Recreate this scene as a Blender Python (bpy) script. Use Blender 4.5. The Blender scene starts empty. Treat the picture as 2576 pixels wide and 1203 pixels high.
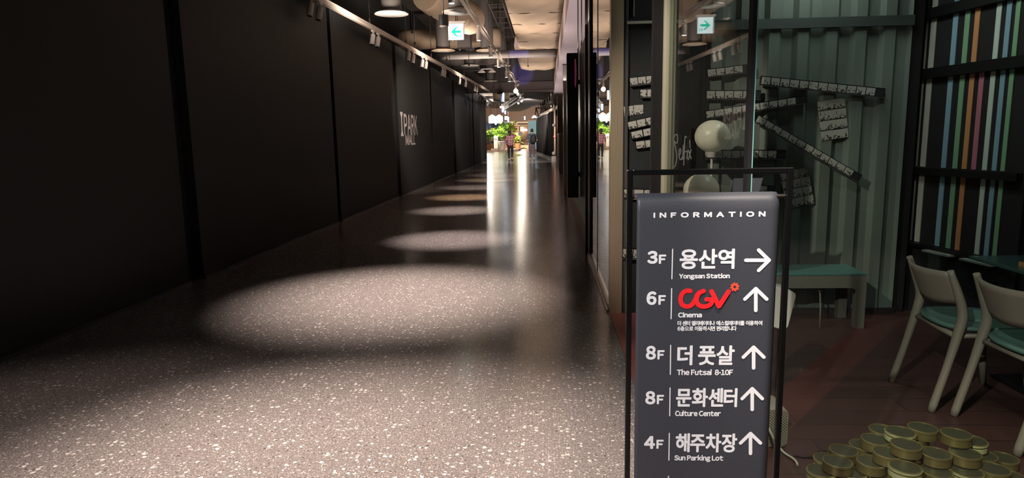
import bpy, math, random
from math import radians as R, sin, cos, pi, sqrt
from mathutils import Vector, Matrix, Quaternion
random.seed(7)
S = bpy.context.scene
COL = S.collection
# ------------------------------------------------------------------ camera, world, exposure
FPX, VPX, VPY, CAMH, ROLL = 1640.0, 1375.0, 343.0, 1.40, R(1.07)
CX, CY = 1288.0, 601.5
_y = Vector((VPX - CX, VPY - CY, FPX)).normalized()
_s, _c = sin(ROLL), cos(ROLL)
_d = Vector((_s, _c, -(_s * _y.x + _c * _y.y) / _y.z)).normalized()
_x = _d.cross(_y)
ROWS = (_x, _y, -_d)                      # world axes seen from the camera (right, down, forward)
cam_d = bpy.data.cameras.new('camera')
cam = bpy.data.objects.new('camera', cam_d); COL.objects.link(cam)
cam_d.sensor_fit = 'HORIZONTAL'; cam_d.sensor_width = 36.0
cam_d.lens = 36.0 * FPX / 2576.0
cam_d.clip_start = 0.05; cam_d.clip_end = 300
m = Matrix([[ROWS[i].x, -ROWS[i].y, -ROWS[i].z] for i in range(3)]).to_4x4()
m.translation = Vector((0, 0, CAMH))
cam.matrix_world = m
S.camera = cam
S.view_settings.view_transform = 'Standard'
S.view_settings.look = 'None'
S.view_settings.exposure = 0.0
S.view_settings.gamma = 1.0
S.view_settings.use_curve_mapping = False
S.cycles.use_denoising = True
S.cycles.max_bounces = 8
S.cycles.diffuse_bounces = 3
S.cycles.glossy_bounces = 4
S.cycles.transparent_max_bounces = 16
S.cycles.caustics_reflective = False
S.cycles.caustics_refractive = False
S.cycles.sample_clamp_indirect = 3.0
W = bpy.data.worlds.new('world'); S.world = W
W.use_nodes = True
W.node_tree.nodes['Background'].inputs[0].default_value = (0.9, 0.8, 0.75, 1)
W.node_tree.nodes['Background'].inputs[1].default_value = 0.01

def ray(px, py):
    v = Vector((px - CX, py - CY, FPX))
    return Vector((ROWS[0].dot(v), ROWS[1].dot(v), ROWS[2].dot(v)))
ORG = Vector((0, 0, CAMH))
def aty(px, py, y):
    r = ray(px, py); return ORG + r * (y / r.y)
def atx(px, py, x):
    r = ray(px, py); return ORG + r * (x / r.x)
def atz(px, py, z=0.0):
    r = ray(px, py); return ORG + r * ((z - CAMH) / r.z)
def atplane(px, py, n, c):
    r = ray(px, py); n = Vector(n); return ORG + r * ((c - n.dot(ORG)) / n.dot(r))

# lights: track downlights with heads further down, and added fill lights without fixtures
def aim(o, loc, tgt):
    o.location = loc
    o.rotation_euler = (Vector(tgt) - Vector(loc)).to_track_quat('-Z', 'Y').to_euler()
def spot(name, loc, tgt, watts, deg, blend=0.6, col=(1, 0.86, 0.76), rad=0.03):
    l = bpy.data.lights.new(name, 'SPOT'); l.energy = watts; l.color = col
    l.spot_size = R(deg); l.spot_blend = blend; l.shadow_soft_size = rad
    o = bpy.data.objects.new(name, l); COL.objects.link(o); aim(o, loc, tgt); return o
def point(name, loc, watts, col, rad=0.1):
    l = bpy.data.lights.new(name, 'POINT'); l.energy = watts; l.color = col; l.shadow_soft_size = rad
    o = bpy.data.objects.new(name, l); COL.objects.link(o); o.location = loc; return o
def area(name, loc, tgt, watts, sx, sy, col):
    l = bpy.data.lights.new(name, 'AREA'); l.shape = 'RECTANGLE'; l.size = sx; l.size_y = sy
    l.energy = watts; l.color = col
    o = bpy.data.objects.new(name, l); COL.objects.link(o); aim(o, loc, tgt); return o

HEADS = [  # centre track downlights: x, y, pool x, pool y, watts, cone, colour
    (-1.25, -2.6, -1.2, -2.6, 600, 60, (1, .86, .76)),
    (-1.25, 0.2, -0.7, 0.4, 900, 60, (1, .86, .76)),
    (-1.25, 2.9, -0.95, 2.35, 1450, 68, (1, .875, .79)),
    (-1.25, 6.0, -1.35, 5.72, 1750, 56, (1, .875, .80)),
    (-1.24, 8.94, -1.3, 8.95, 1150, 38, (1, .87, .85)),
    (-1.23, 12.33, -1.75, 12.6, 1050, 35, (1, .88, .82)),
    (-1.22, 14.87, -1.9, 15.4, 1200, 36, (1, .68, .42)),
    (-1.20, 17.02, -2.0, 18.4, 800, 36, (1, .86, .78)),
    (-1.18, 19.9, -1.9, 21.5, 800, 36, (1, .80, .62)),
    (-1.17, 21.37, -1.7, 24.2, 800, 36, (1, .86, .78)),
    (-1.15, 25.2, -1.6, 27.6, 260, 50, (1, .80, .60)),
]
HEAD_Z = 3.405
for i, (x, y, tx, ty, w, deg, c) in enumerate(HEADS):
    spot('downlight_lamp', (x, y, HEAD_Z - 0.285), (tx, ty, 0), w, deg, 1.0, c)
spot('floor_fill_light', (-3.1, 3.6, 3.3), (-2.2, 2.2, 0), 170, 76, 1, (1, .86, .80))  # added spot with no head on the rail, lifts the near-left floor
spot('stand_fill_light', (-1.25, -.6, 3.1), (.5, 1.86, .8), 640, 34, .5, (1, .95, .94))  # unseen frontal spot added to brighten the stand
for (x, y, w) in ((-1.25, 14.6, 900), (-1.2, 24.6, 560)):
    spot('wall_fill_light', (x, y, 3.12), (-3.6, y + 2.4, 1.8), w * .8, 58, 1, (1, .86, .76))  # fixtureless spots added to lift the hoarding and its letters
spot('entrance_fill_light', (-1.25, 2.3, 3.1), (.72, 4.5, 1.35), 480, 34, .8, (1, .88, .78))  # added spot without a head, brightens the wall photos and mullion
# upward spots added in mid-air, without fixtures, to brighten the raw ceiling
for (x, y, w, tx) in ((-.6, 9.0, 50, -.4), (-.6, 13.0, 46, -.4), (-.6, 17.5, 48, -.4), (-.6, 22.0, 45, -.4), (-.6, 27.0, 45, -.4),
                      (-2.6, 11.0, 190, -2.2), (-2.4, 16.5, 180, -2.0), (-2.2, 22.0, 140, -1.8), (-1.9, 28.0, 60, -1.6)):
    spot('ceiling_fill_light', (x, y, 3.0), (tx, y + .6, 6), w, 165, 0.5, (1, .86, .73), 0.15)
area('soffit_fill_light', (.43, 19.5, 2.66), (.43, 19.5, 4), 70, .05, 24, (1, .88, .86))  # unseen strip of light added to brighten the bulkhead soffit
spot('blue_accent_lamp', (-0.9, 24.0, 3.6), (-1.12, 31, 4.30), 800, 9, 0.1, (.25, .2, 1), .05)
spot('blue_accent_lamp', (-0.9, 19.8, 3.7), (-.9, 22.3, 4.1), 130, 16, 0.1, (.25, .2, 1), .05)

# ------------------------------------------------------------------ materials
def nodes_of(name):
    mt = bpy.data.materials.new(name); mt.use_nodes = True
    nt = mt.node_tree; b = nt.nodes['Principled BSDF']; return mt, nt, b
def srgb(r, g, b):
    f = lambda c: (c / 255 / 12.92) if c / 255 <= .04045 else ((c / 255 + .055) / 1.055) ** 2.4
    return (f(r), f(g), f(b), 1)
def mat(name, col, rough=.5, metal=0.0, noise=0.0, scale=8.0, bump=0.0, emit=None, es=0, spec=.5, stretch=(1, 1, 1)):
    mt, nt, b = nodes_of(name)
    b.inputs['Base Color'].default_value = col
    b.inputs['Roughness'].default_value = rough
    b.inputs['Metallic'].default_value = metal
    b.inputs['Specular IOR Level'].default_value = spec
    if emit:
        b.inputs['Emission Color'].default_value = emit; b.inputs['Emission Strength'].default_value = es
    if noise or bump:
        tc = nt.nodes.new('ShaderNodeTexCoord'); mp = nt.nodes.new('ShaderNodeMapping')
        mp.inputs['Scale'].default_value = stretch
        nz = nt.nodes.new('ShaderNodeTexNoise'); nz.inputs['Scale'].default_value = scale; nz.inputs['Detail'].default_value = 5
        nt.links.new(tc.outputs['Object'], mp.inputs[0]); nt.links.new(mp.outputs[0], nz.inputs['Vector'])
        if noise:
            mx = nt.nodes.new('ShaderNodeMix'); mx.data_type = 'RGBA'
            mx.inputs['A'].default_value = tuple(c * (1 - noise) for c in col[:3]) + (1,)
            mx.inputs['B'].default_value = tuple(min(1, c * (1 + noise)) for c in col[:3]) + (1,)
            nt.links.new(nz.outputs['Fac'], mx.inputs['Factor']); nt.links.new(mx.outputs['Result'], b.inputs['Base Color'])
        if bump:
            bp = nt.nodes.new('ShaderNodeBump'); bp.inputs['Strength'].default_value = bump; bp.inputs['Distance'].default_value = .02
            nt.links.new(nz.outputs['Fac'], bp.inputs['Height']); nt.links.new(bp.outputs[0], b.inputs['Normal'])
    return mt
def glass_mat(name, tint, ior=1.5, rough=0.0, boost=1.0):
    mt = bpy.data.materials.new(name); mt.use_nodes = True; nt = mt.node_tree; nt.nodes.clear()
    out = nt.nodes.new('ShaderNodeOutputMaterial'); mx = nt.nodes.new('ShaderNodeMixShader')
    fr = nt.nodes.new('ShaderNodeFresnel')      # same reflectance on both faces of the thin pane
    ge = nt.nodes.new('ShaderNodeNewGeometry'); mi = nt.nodes.new('ShaderNodeMix'); mi.data_type = 'FLOAT'
    mi.inputs['A'].default_value = ior; mi.inputs['B'].default_value = 1 / ior
    nt.links.new(ge.outputs['Backfacing'], mi.inputs['Factor']); nt.links.new(mi.outputs[0], fr.inputs['IOR'])
    ml = nt.nodes.new('ShaderNodeMath'); ml.operation = 'MULTIPLY'; ml.inputs[1].default_value = boost; ml.use_clamp = True
    tr = nt.nodes.new('ShaderNodeBsdfTransparent'); tr.inputs[0].default_value = tint
    gl = nt.nodes.new('ShaderNodeBsdfGlossy'); gl.inputs['Roughness'].default_value = rough
    nt.links.new(fr.outputs[0], ml.inputs[0]); nt.links.new(ml.outputs[0], mx.inputs[0])
    nt.links.new(tr.outputs[0], mx.inputs[1]); nt.links.new(gl.outputs[0], mx.inputs[2]); nt.links.new(mx.outputs[0], out.inputs[0])
    return mt
def emit_mat(name, col, st):
    return mat(name, col, .5, emit=col, es=st)

def terrazzo():
    mt, nt, b = nodes_of('terrazzo')
    L = nt.links.new; N = nt.nodes.new
    tc = N('ShaderNodeTexCoord')
    base = N('ShaderNodeTexNoise'); base.inputs['Scale'].default_value = 110; base.inputs['Detail'].default_value = 6
    L(tc.outputs['Object'], base.inputs['Vector'])
    rb = N('ShaderNodeValToRGB'); rb.color_ramp.elements[0].position = .3; rb.color_ramp.elements[1].position = .7
    rb.color_ramp.elements[0].color = (.082, .068, .063, 1); rb.color_ramp.elements[1].color = (.215, .182, .168, 1)
    L(base.outputs['Fac'], rb.inputs[0])
    cur = rb.outputs[0]
    wob = N('ShaderNodeTexNoise'); wob.inputs['Scale'].default_value = 45; wob.inputs['Detail'].default_value = 2
    L(tc.outputs['Object'], wob.inputs['Vector'])
    va = N('ShaderNodeVectorMath'); va.operation = 'MULTIPLY_ADD'
    va.inputs[1].default_value = (.014, .014, 0)
    L(wob.outputs['Color'], va.inputs[0]); L(tc.outputs['Object'], va.inputs[2])
    for sc, thr, dens, c1, c2 in ((150, .34, .45, (.20, .17, .16, 1), (.34, .30, .28, 1)), (80, .30, .24, (.30, .255, .235, 1), (.44, .39, .36, 1)),
                                  (34, .27, .20, (.38, .33, .30, 1), (.56, .49, .45, 1)), (52, .26, .05, (.05, .04, .038, 1), (.08, .065, .06, 1))):
        vo = N('ShaderNodeTexVoronoi'); vo.inputs['Scale'].default_value = sc; vo.voronoi_dimensions = '2D'
        L(va.outputs[0], vo.inputs['Vector'])
        sx = N('ShaderNodeSeparateColor'); L(vo.outputs['Color'], sx.inputs[0])
        # chip radius varies with the cell
        rr = N('ShaderNodeMath'); rr.operation = 'MULTIPLY_ADD'; rr.inputs[1].default_value = thr * .8; rr.inputs[2].default_value = thr * .45
        L(sx.outputs[1], rr.inputs[0])
        lt = N('ShaderNodeMath'); lt.operation = 'LESS_THAN'; L(vo.outputs['Distance'], lt.inputs[0]); L(rr.outputs[0], lt.inputs[1])
        ds = N('ShaderNodeMath'); ds.operation = 'LESS_THAN'; ds.inputs[1].default_value = dens; L(sx.outputs[0], ds.inputs[0])
        an = N('ShaderNodeMath'); an.operation = 'MULTIPLY'; L(lt.outputs[0], an.inputs[0]); L(ds.outputs[0], an.inputs[1])
        cc = N('ShaderNodeMix'); cc.data_type = 'RGBA'; cc.inputs['A'].default_value = c1; cc.inputs['B'].default_value = c2; L(sx.outputs[2], cc.inputs['Factor'])
        mx = N('ShaderNodeMix'); mx.data_type = 'RGBA'; L(an.outputs[0], mx.inputs['Factor']); L(cur, mx.inputs['A']); L(cc.outputs['Result'], mx.inputs['B'])
        cur = mx.outputs['Result']
    L(cur, b.inputs['Base Color'])
    rn = N('ShaderNodeTexNoise'); rn.inputs['Scale'].default_value = 1.2; rn.inputs['Detail'].default_value = 4; L(tc.outputs['Object'], rn.inputs['Vector'])
    mr = N('ShaderNodeMapRange'); mr.inputs['To Min'].default_value = .15; mr.inputs['To Max'].default_value = .24; L(rn.outputs['Fac'], mr.inputs[0])
    L(mr.outputs[0], b.inputs['Roughness']); b.inputs['Specular IOR Level'].default_value = .45
    return mt
def planks(name, c1, c2, lw, rough=.35):
    mt, nt, b = nodes_of(name); L = nt.links.new; N = nt.nodes.new
    tc = N('ShaderNodeTexCoord')
    br = N('ShaderNodeTexBrick'); br.inputs['Scale'].default_value = 1; br.inputs['Color1'].default_value = c1; br.inputs['Color2'].default_value = c2
    br.inputs['Mortar'].default_value = tuple(c * .35 for c in c1[:3]) + (1,)
    br.inputs['Brick Width'].default_value = 1.2; br.inputs['Row Height'].default_value = lw; br.inputs['Mortar Size'].default_value = .003
    L(tc.outputs['Object'], br.inputs['Vector'])
    nz = N('ShaderNodeTexNoise'); nz.inputs['Scale'].default_value = 12; nz.inputs['Detail'].default_value = 6
    L(tc.outputs['Object'], nz.inputs['Vector'])
    mx = N('ShaderNodeMix'); mx.data_type = 'RGBA'; mx.blend_type = 'MULTIPLY'; mx.inputs['Factor'].default_value = .6
    L(br.outputs['Color'], mx.inputs['A']); L(nz.outputs['Color'], mx.inputs['B'])
    L(br.outputs['Color'], mx.inputs['A'])
    g = N('ShaderNodeMapRange'); g.inputs['To Min'].default_value = .75; g.inputs['To Max'].default_value = 1.3; L(nz.outputs['Fac'], g.inputs[0])
    L(g.outputs[0], mx.inputs['B']); L(mx.outputs['Result'], b.inputs['Base Color'])
    b.inputs['Roughness'].default_value = rough
    return mt
def photo_mat(name, paper, ink):
    mt, nt, b = nodes_of(name); L = nt.links.new; N = nt.nodes.new
    tc = N('ShaderNodeTexCoord'); oi = N('ShaderNodeObjectInfo')
    ad = N('ShaderNodeVectorMath'); ad.operation = 'MULTIPLY_ADD'
    ad.inputs[1].default_value = (40, 40, 40)
    cb = N('ShaderNodeCombineXYZ')
    for k in range(3): L(oi.outputs['Random'], cb.inputs[k])
    L(cb.outputs[0], ad.inputs[0]); L(tc.outputs['Object'], ad.inputs[2])
    nz = N('ShaderNodeTexNoise'); nz.inputs['Scale'].default_value = 75; nz.inputs['Detail'].default_value = 2
    L(ad.outputs[0], nz.inputs['Vector'])
    sp = N('ShaderNodeSeparateXYZ'); L(tc.outputs['Object'], sp.inputs[0])
    # figures stand in the lower middle of the print
    mr = N('ShaderNodeMapRange'); mr.inputs['From Min'].default_value = -.03; mr.inputs['From Max'].default_value = .03
    mr.inputs['To Min'].default_value = .50; mr.inputs['To Max'].default_value = .72; L(sp.outputs[2], mr.inputs[0])
    gt = N('ShaderNodeMath'); gt.operation = 'GREATER_THAN'; L(nz.outputs['Fac'], gt.inputs[0]); L(mr.outputs[0], gt.inputs[1])
    mx = N('ShaderNodeMix'); mx.data_type = 'RGBA'; mx.inputs['A'].default_value = paper; mx.inputs['B'].default_value = ink
    L(gt.outputs[0], mx.inputs['Factor']); L(mx.outputs['Result'], b.inputs['Base Color']); b.inputs['Roughness'].default_value = .4
    return mt
def plaid():
    mt, nt, b = nodes_of('plaid_cloth'); L = nt.links.new; N = nt.nodes.new
    tc = N('ShaderNodeTexCoord'); sp = N('ShaderNodeSeparateXYZ'); L(tc.outputs['Object'], sp.inputs[0])
    fs = []
    for ax in (0, 2):
        a = N('ShaderNodeMath'); a.operation = 'MULTIPLY'; a.inputs[1].default_value = 11; L(sp.outputs[ax], a.inputs[0])
        f = N('ShaderNodeMath'); f.operation = 'FRACT'; L(a.outputs[0], f.inputs[0])
        g = N('ShaderNodeMath'); g.operation = 'LESS_THAN'; g.inputs[1].default_value = .5; L(f.outputs[0], g.inputs[0]); fs.append(g)
    s = N('ShaderNodeMath'); s.operation = 'ADD'; L(fs[0].outputs[0], s.inputs[0]); L(fs[1].outputs[0], s.inputs[1])
    d = N('ShaderNodeMath'); d.operation = 'MULTIPLY'; d.inputs[1].default_value = .5; L(s.outputs[0], d.inputs[0])
    rp = N('ShaderNodeValToRGB'); rp.color_ramp.interpolation = 'CONSTANT'
    e = rp.color_ramp.elements; e[0].color = srgb(225, 190, 185); e[1].position = .4; e[1].color = srgb(150, 85, 90)
    k = e.new(.9); k.color = srgb(62, 26, 38)
    L(d.outputs[0], rp.inputs[0]); L(rp.outputs[0], b.inputs['Base Color']); b.inputs['Roughness'].default_value = .8
    return mt
def perforated():
    mt, nt, b = nodes_of('perforated_silver'); L = nt.links.new; N = nt.nodes.new
    tc = N('ShaderNodeTexCoord'); mp = N('ShaderNodeMapping'); mp.inputs['Rotation'].default_value = (0, R(45), 0); mp.inputs['Scale'].default_value = (110, 110, 110)
    L(tc.outputs['Object'], mp.inputs[0])
    fr = N('ShaderNodeVectorMath'); fr.operation = 'FRACTION'; L(mp.outputs[0], fr.inputs[0])
    sb = N('ShaderNodeVectorMath'); sb.operation = 'SUBTRACT'; sb.inputs[1].default_value = (.5, .5, .5); L(fr.outputs[0], sb.inputs[0])
    sp = N('ShaderNodeSeparateXYZ'); L(sb.outputs[0], sp.inputs[0])
    q = []
    for k in (0, 2):
        p = N('ShaderNodeMath'); p.operation = 'POWER'; p.inputs[1].default_value = 2; L(sp.outputs[k], p.inputs[0]); q.append(p)
    s = N('ShaderNodeMath'); s.operation = 'ADD'; L(q[0].outputs[0], s.inputs[0]); L(q[1].outputs[0], s.inputs[1])
    lt = N('ShaderNodeMath'); lt.operation = 'LESS_THAN'; lt.inputs[1].default_value = .09; L(s.outputs[0], lt.inputs[0])
    mx = N('ShaderNodeMix'); mx.data_type = 'RGBA'; mx.inputs['A'].default_value = srgb(190, 192, 172); mx.inputs['B'].default_value = srgb(60, 60, 50)
    L(lt.outputs[0], mx.inputs['Factor']); L(mx.outputs['Result'], b.inputs['Base Color']); b.inputs['Roughness'].default_value = .45; b.inputs['Metallic'].default_value = .2
    return mt

M = dict(
    terrazzo=terrazzo(),
    shop_floor=planks('red_plank', srgb(78, 52, 48), srgb(70, 47, 43), .16, .42),
    red_paint=mat('red_floor_paint', srgb(150, 82, 76), .45, noise=.12, scale=30),
    hoarding=mat('black_hoarding_vinyl', (.0140, .0142, .0140, 1), .6, noise=.2, scale=6, bump=.03, stretch=(1, 3, .12)),
    joint=mat('joint_black', (.002, .002, .002, 1), .9, noise=.2),
    skirting=mat('dark_skirting', (.07, .066, .064, 1), .4, noise=.2),
    dark=mat('ceiling_dark', srgb(66, 58, 54), .9, noise=.25, scale=2),
    beam=mat('beam_mauve_grey', srgb(120, 106, 106), .7, noise=.08, scale=3),
    bulkhead=mat('lilac_plaster', srgb(196, 178, 180), .8, noise=.04, scale=4),
    lagging=mat('lagging_wrap', srgb(205, 180, 155), .85, noise=.12, scale=3, bump=.5),
    lag_grey=mat('lagging_grey', srgb(150, 142, 138), .6, noise=.15, scale=4, bump=.3),
    tape=mat('dark_tape', srgb(110, 92, 78), .8, noise=.2),
    neck=mat('duct_neck_grey', srgb(92, 86, 84), .6, noise=.1),
    white_metal=mat('white_painted_metal', srgb(225, 216, 210), .4, noise=.03),
    rail=mat('beige_rail_metal', srgb(205, 190, 178), .45, noise=.06, scale=5),
    black=mat('black_paint', (.006, .006, .0065, 1), .4, noise=.1),
    black_gloss=mat('black_gloss', (.004, .004, .004, 1), .25, noise=.1),
    rod=mat('rod_dark', srgb(60, 54, 50), .6, noise=.1),
    lens=emit_mat('lamp_lens_lit', (1, .93, .86, 1), 9.0),
    lens_hot=emit_mat('lamp_lens_bright', (1, .84, .62, 1), 22.0),
    lens_off=mat('lamp_lens_dark', (.05, .05, .05, 1), .2, noise=.1),
    steel=mat('polished_steel', srgb(206, 188, 158), .32, .65, noise=.08, scale=3, stretch=(1, 1, .3)),
    pale_steel=mat('pale_brushed_steel', srgb(214, 208, 180), .42, .45, noise=.06, scale=3),
    alu=mat('aluminium_frame', srgb(180, 172, 160), .3, .9, noise=.06),
    pane=glass_mat('shop_glass', (.87, .90, .885, 1), 1.5),
    pane_dark=glass_mat('dark_glass', (.25, .24, .22, 1), 1.6, 0.0, 1.6),
    pane_edge=mat('glass_edge_green', srgb(120, 170, 165), .15, noise=.1),
    back_dark=mat('dark_green_wall', (.012, .0145, .013, 1), .7, noise=.2),
    container=mat('container_green_grey', srgb(112, 122, 112), .55, noise=.12, scale=3, bump=.05),
    rail_dark=mat('container_rail_dark', srgb(66, 74, 68), .6, noise=.1),
    interior_dark=mat('interior_dark', (.01, .01, .01, 1), .8, noise=.2),
    banner=mat('banner_fabric', (.043, .046, .057, 1), .5, noise=.06, scale=200, bump=.04),
    print_white=mat('print_white', (.80, .80, .82, 1), .6, noise=.02),
    print_red=mat('print_red', srgb(238, 28, 36), .6, noise=.03),
    print_orange=mat('print_orange_red', srgb(232, 75, 52), .6, noise=.03),
    letter_grey=mat('letter_grey', srgb(165, 156, 152), .6, noise=.05),
    script_white=mat('script_white', srgb(190, 190, 185), .5, noise=.05),
    photo=photo_mat('photo_print', srgb(176, 174, 164), srgb(60, 56, 52)),
    photo_blank=mat('strip_end_dark', (.02, .021, .02, 1), .5, noise=.3, scale=20),
    chair_wood=mat('chair_beige', srgb(142, 132, 116), .5, noise=.08, scale=10),
    chair_seat=mat('seat_teal', srgb(92, 124, 112), .5, noise=.06),
    bench_top=mat('bench_teal', srgb(80, 124, 116), .45, noise=.05),
    bench_leg=mat('bench_grey', srgb(116, 114, 102), .6, noise=.06),
    globe=mat('globe_opal', srgb(232, 226, 200), .35, noise=.03, emit=srgb(232, 226, 196), es=.10),  # weak emission added to lift the tone of the unlit globes
    tin=mat('tin_gold', srgb(150, 137, 88), .36, .6, noise=.15, scale=14),
    tin_lid=mat('tin_lid', srgb(88, 88, 68), .4, .5, noise=.25, scale=18),
    tin_band=mat('tin_band_cream', srgb(186, 186, 132), .5, noise=.06),
    perforated=perforated(),
    silver=mat('silver_shell', srgb(196, 198, 184), .35, .4, noise=.05),
    cable_black=mat('cable_black', (.01, .01, .01, 1), .5, noise=.1),
    cable_white=mat('cable_white', srgb(200, 200, 185), .5, noise=.1),
    acrylic=glass_mat('clear_acrylic', (.86, .9, .9, 1), 1.5, .05, 1.5),
    orange_wood=mat('orange_wood', srgb(222, 160, 90), .6, noise=.1),
    skin=mat('skin', srgb(205, 155, 130), .6, noise=.04),
    hair=mat('hair_black', (.012, .009, .008, 1), .5, noise=.2),
    cap=mat('cap_navy', srgb(48, 40, 62), .8, noise=.1),
    plaid=plaid(),
    trousers_black=mat('trousers_black', (.012, .012, .014, 1), .8, noise=.15),
    trousers_mauve=mat('trousers_mauve', srgb(104, 84, 92), .8, noise=.1),
    tee_navy=mat('tee_slate', srgb(86, 92, 108), .8, noise=.1),
    pack=mat('backpack_black', srgb(26, 27, 38), .7, noise=.15),
    shoe_dark=mat('shoe_dark', srgb(30, 26, 26), .6, noise=.1),
    shoe_tan=mat('shoe_tan', srgb(150, 110, 95), .6, noise=.1),
    leaf=mat('leaf_green', srgb(112, 152, 60), .45, noise=.35, scale=3),
    leaf_light=mat('leaf_lime', srgb(176, 196, 84), .45, noise=.3, scale=3),
    bark=mat('bark', srgb(120, 88, 58), .8, noise=.3),
    pot_white=mat('pot_white', srgb(220, 214, 204), .6, noise=.05),
    pot_brown=mat('pot_brown', srgb(140, 96, 64), .7, noise=.1),
    wood_clad=planks('brown_cladding', srgb(138, 100, 74), srgb(128, 92, 66), .25, .6),
    wood_step=mat('wood_step', srgb(196, 158, 116), .5, noise=.15, scale=3),
    blue_steel=mat('blue_steel', srgb(92, 124, 182), .5, noise=.2, scale=1),
    beige_panel=mat('beige_panel', srgb(206, 180, 158), .6, noise=.06),
    teal_panel=mat('teal_mural', srgb(140, 190, 198), .6, noise=.4, scale=1.2),
    curtain=mat('black_curtain', srgb(40, 36, 34), .8, noise=.15),
    pillar=mat('brown_pillar', srgb(122, 98, 82), .7, noise=.06),
    shutter=mat('grey_mauve_shutter', srgb(96, 86, 90), .5, noise=.06),
    screen=emit_mat('screen_lit', (.75, .9, 1, 1), 3.5),
    tube_lamp=emit_mat('tube_lamp_lit', (.72, .84, 1, 1), 9.0),
    drum=emit_mat('drum_shade_lit', (1, .93, .84, 1), 4.0),
    cone=emit_mat('cone_shade_lit', (1, .80, .58, 1), 1.6),
    sign_white=emit_mat('sign_lit_white', (.80, .97, 1, 1), 1.5),
    sign_green=emit_mat('sign_lit_green', (.0, .62, .43, 1), .9),
    red_dot=emit_mat('red_lamp', (1, .1, .08, 1), 3),
    pink=mat('pink_sign', srgb(190, 90, 130), .5, noise=.15, emit=srgb(190, 80, 125), es=.12),
    glass_far=glass_mat('balustrade_glass', (.8, .84, .84, 1)),
    grey_box=mat('grey_box', srgb(150, 140, 134), .6, noise=.1),
    str_blue=mat('strip_blue', srgb(140, 175, 190), .6, noise=.05), str_green=mat('strip_green', srgb(135, 178, 138), .6, noise=.05),
    str_orange=mat('strip_orange', srgb(212, 148, 98), .6, noise=.05), str_pink=mat('strip_pink', srgb(190, 118, 134), .6, noise=.05),
    str_white=mat('strip_white', srgb(206, 220, 206), .6, noise=.05), str_grey=mat('strip_grey', srgb(190, 188, 174), .6, noise=.05),
)

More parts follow.
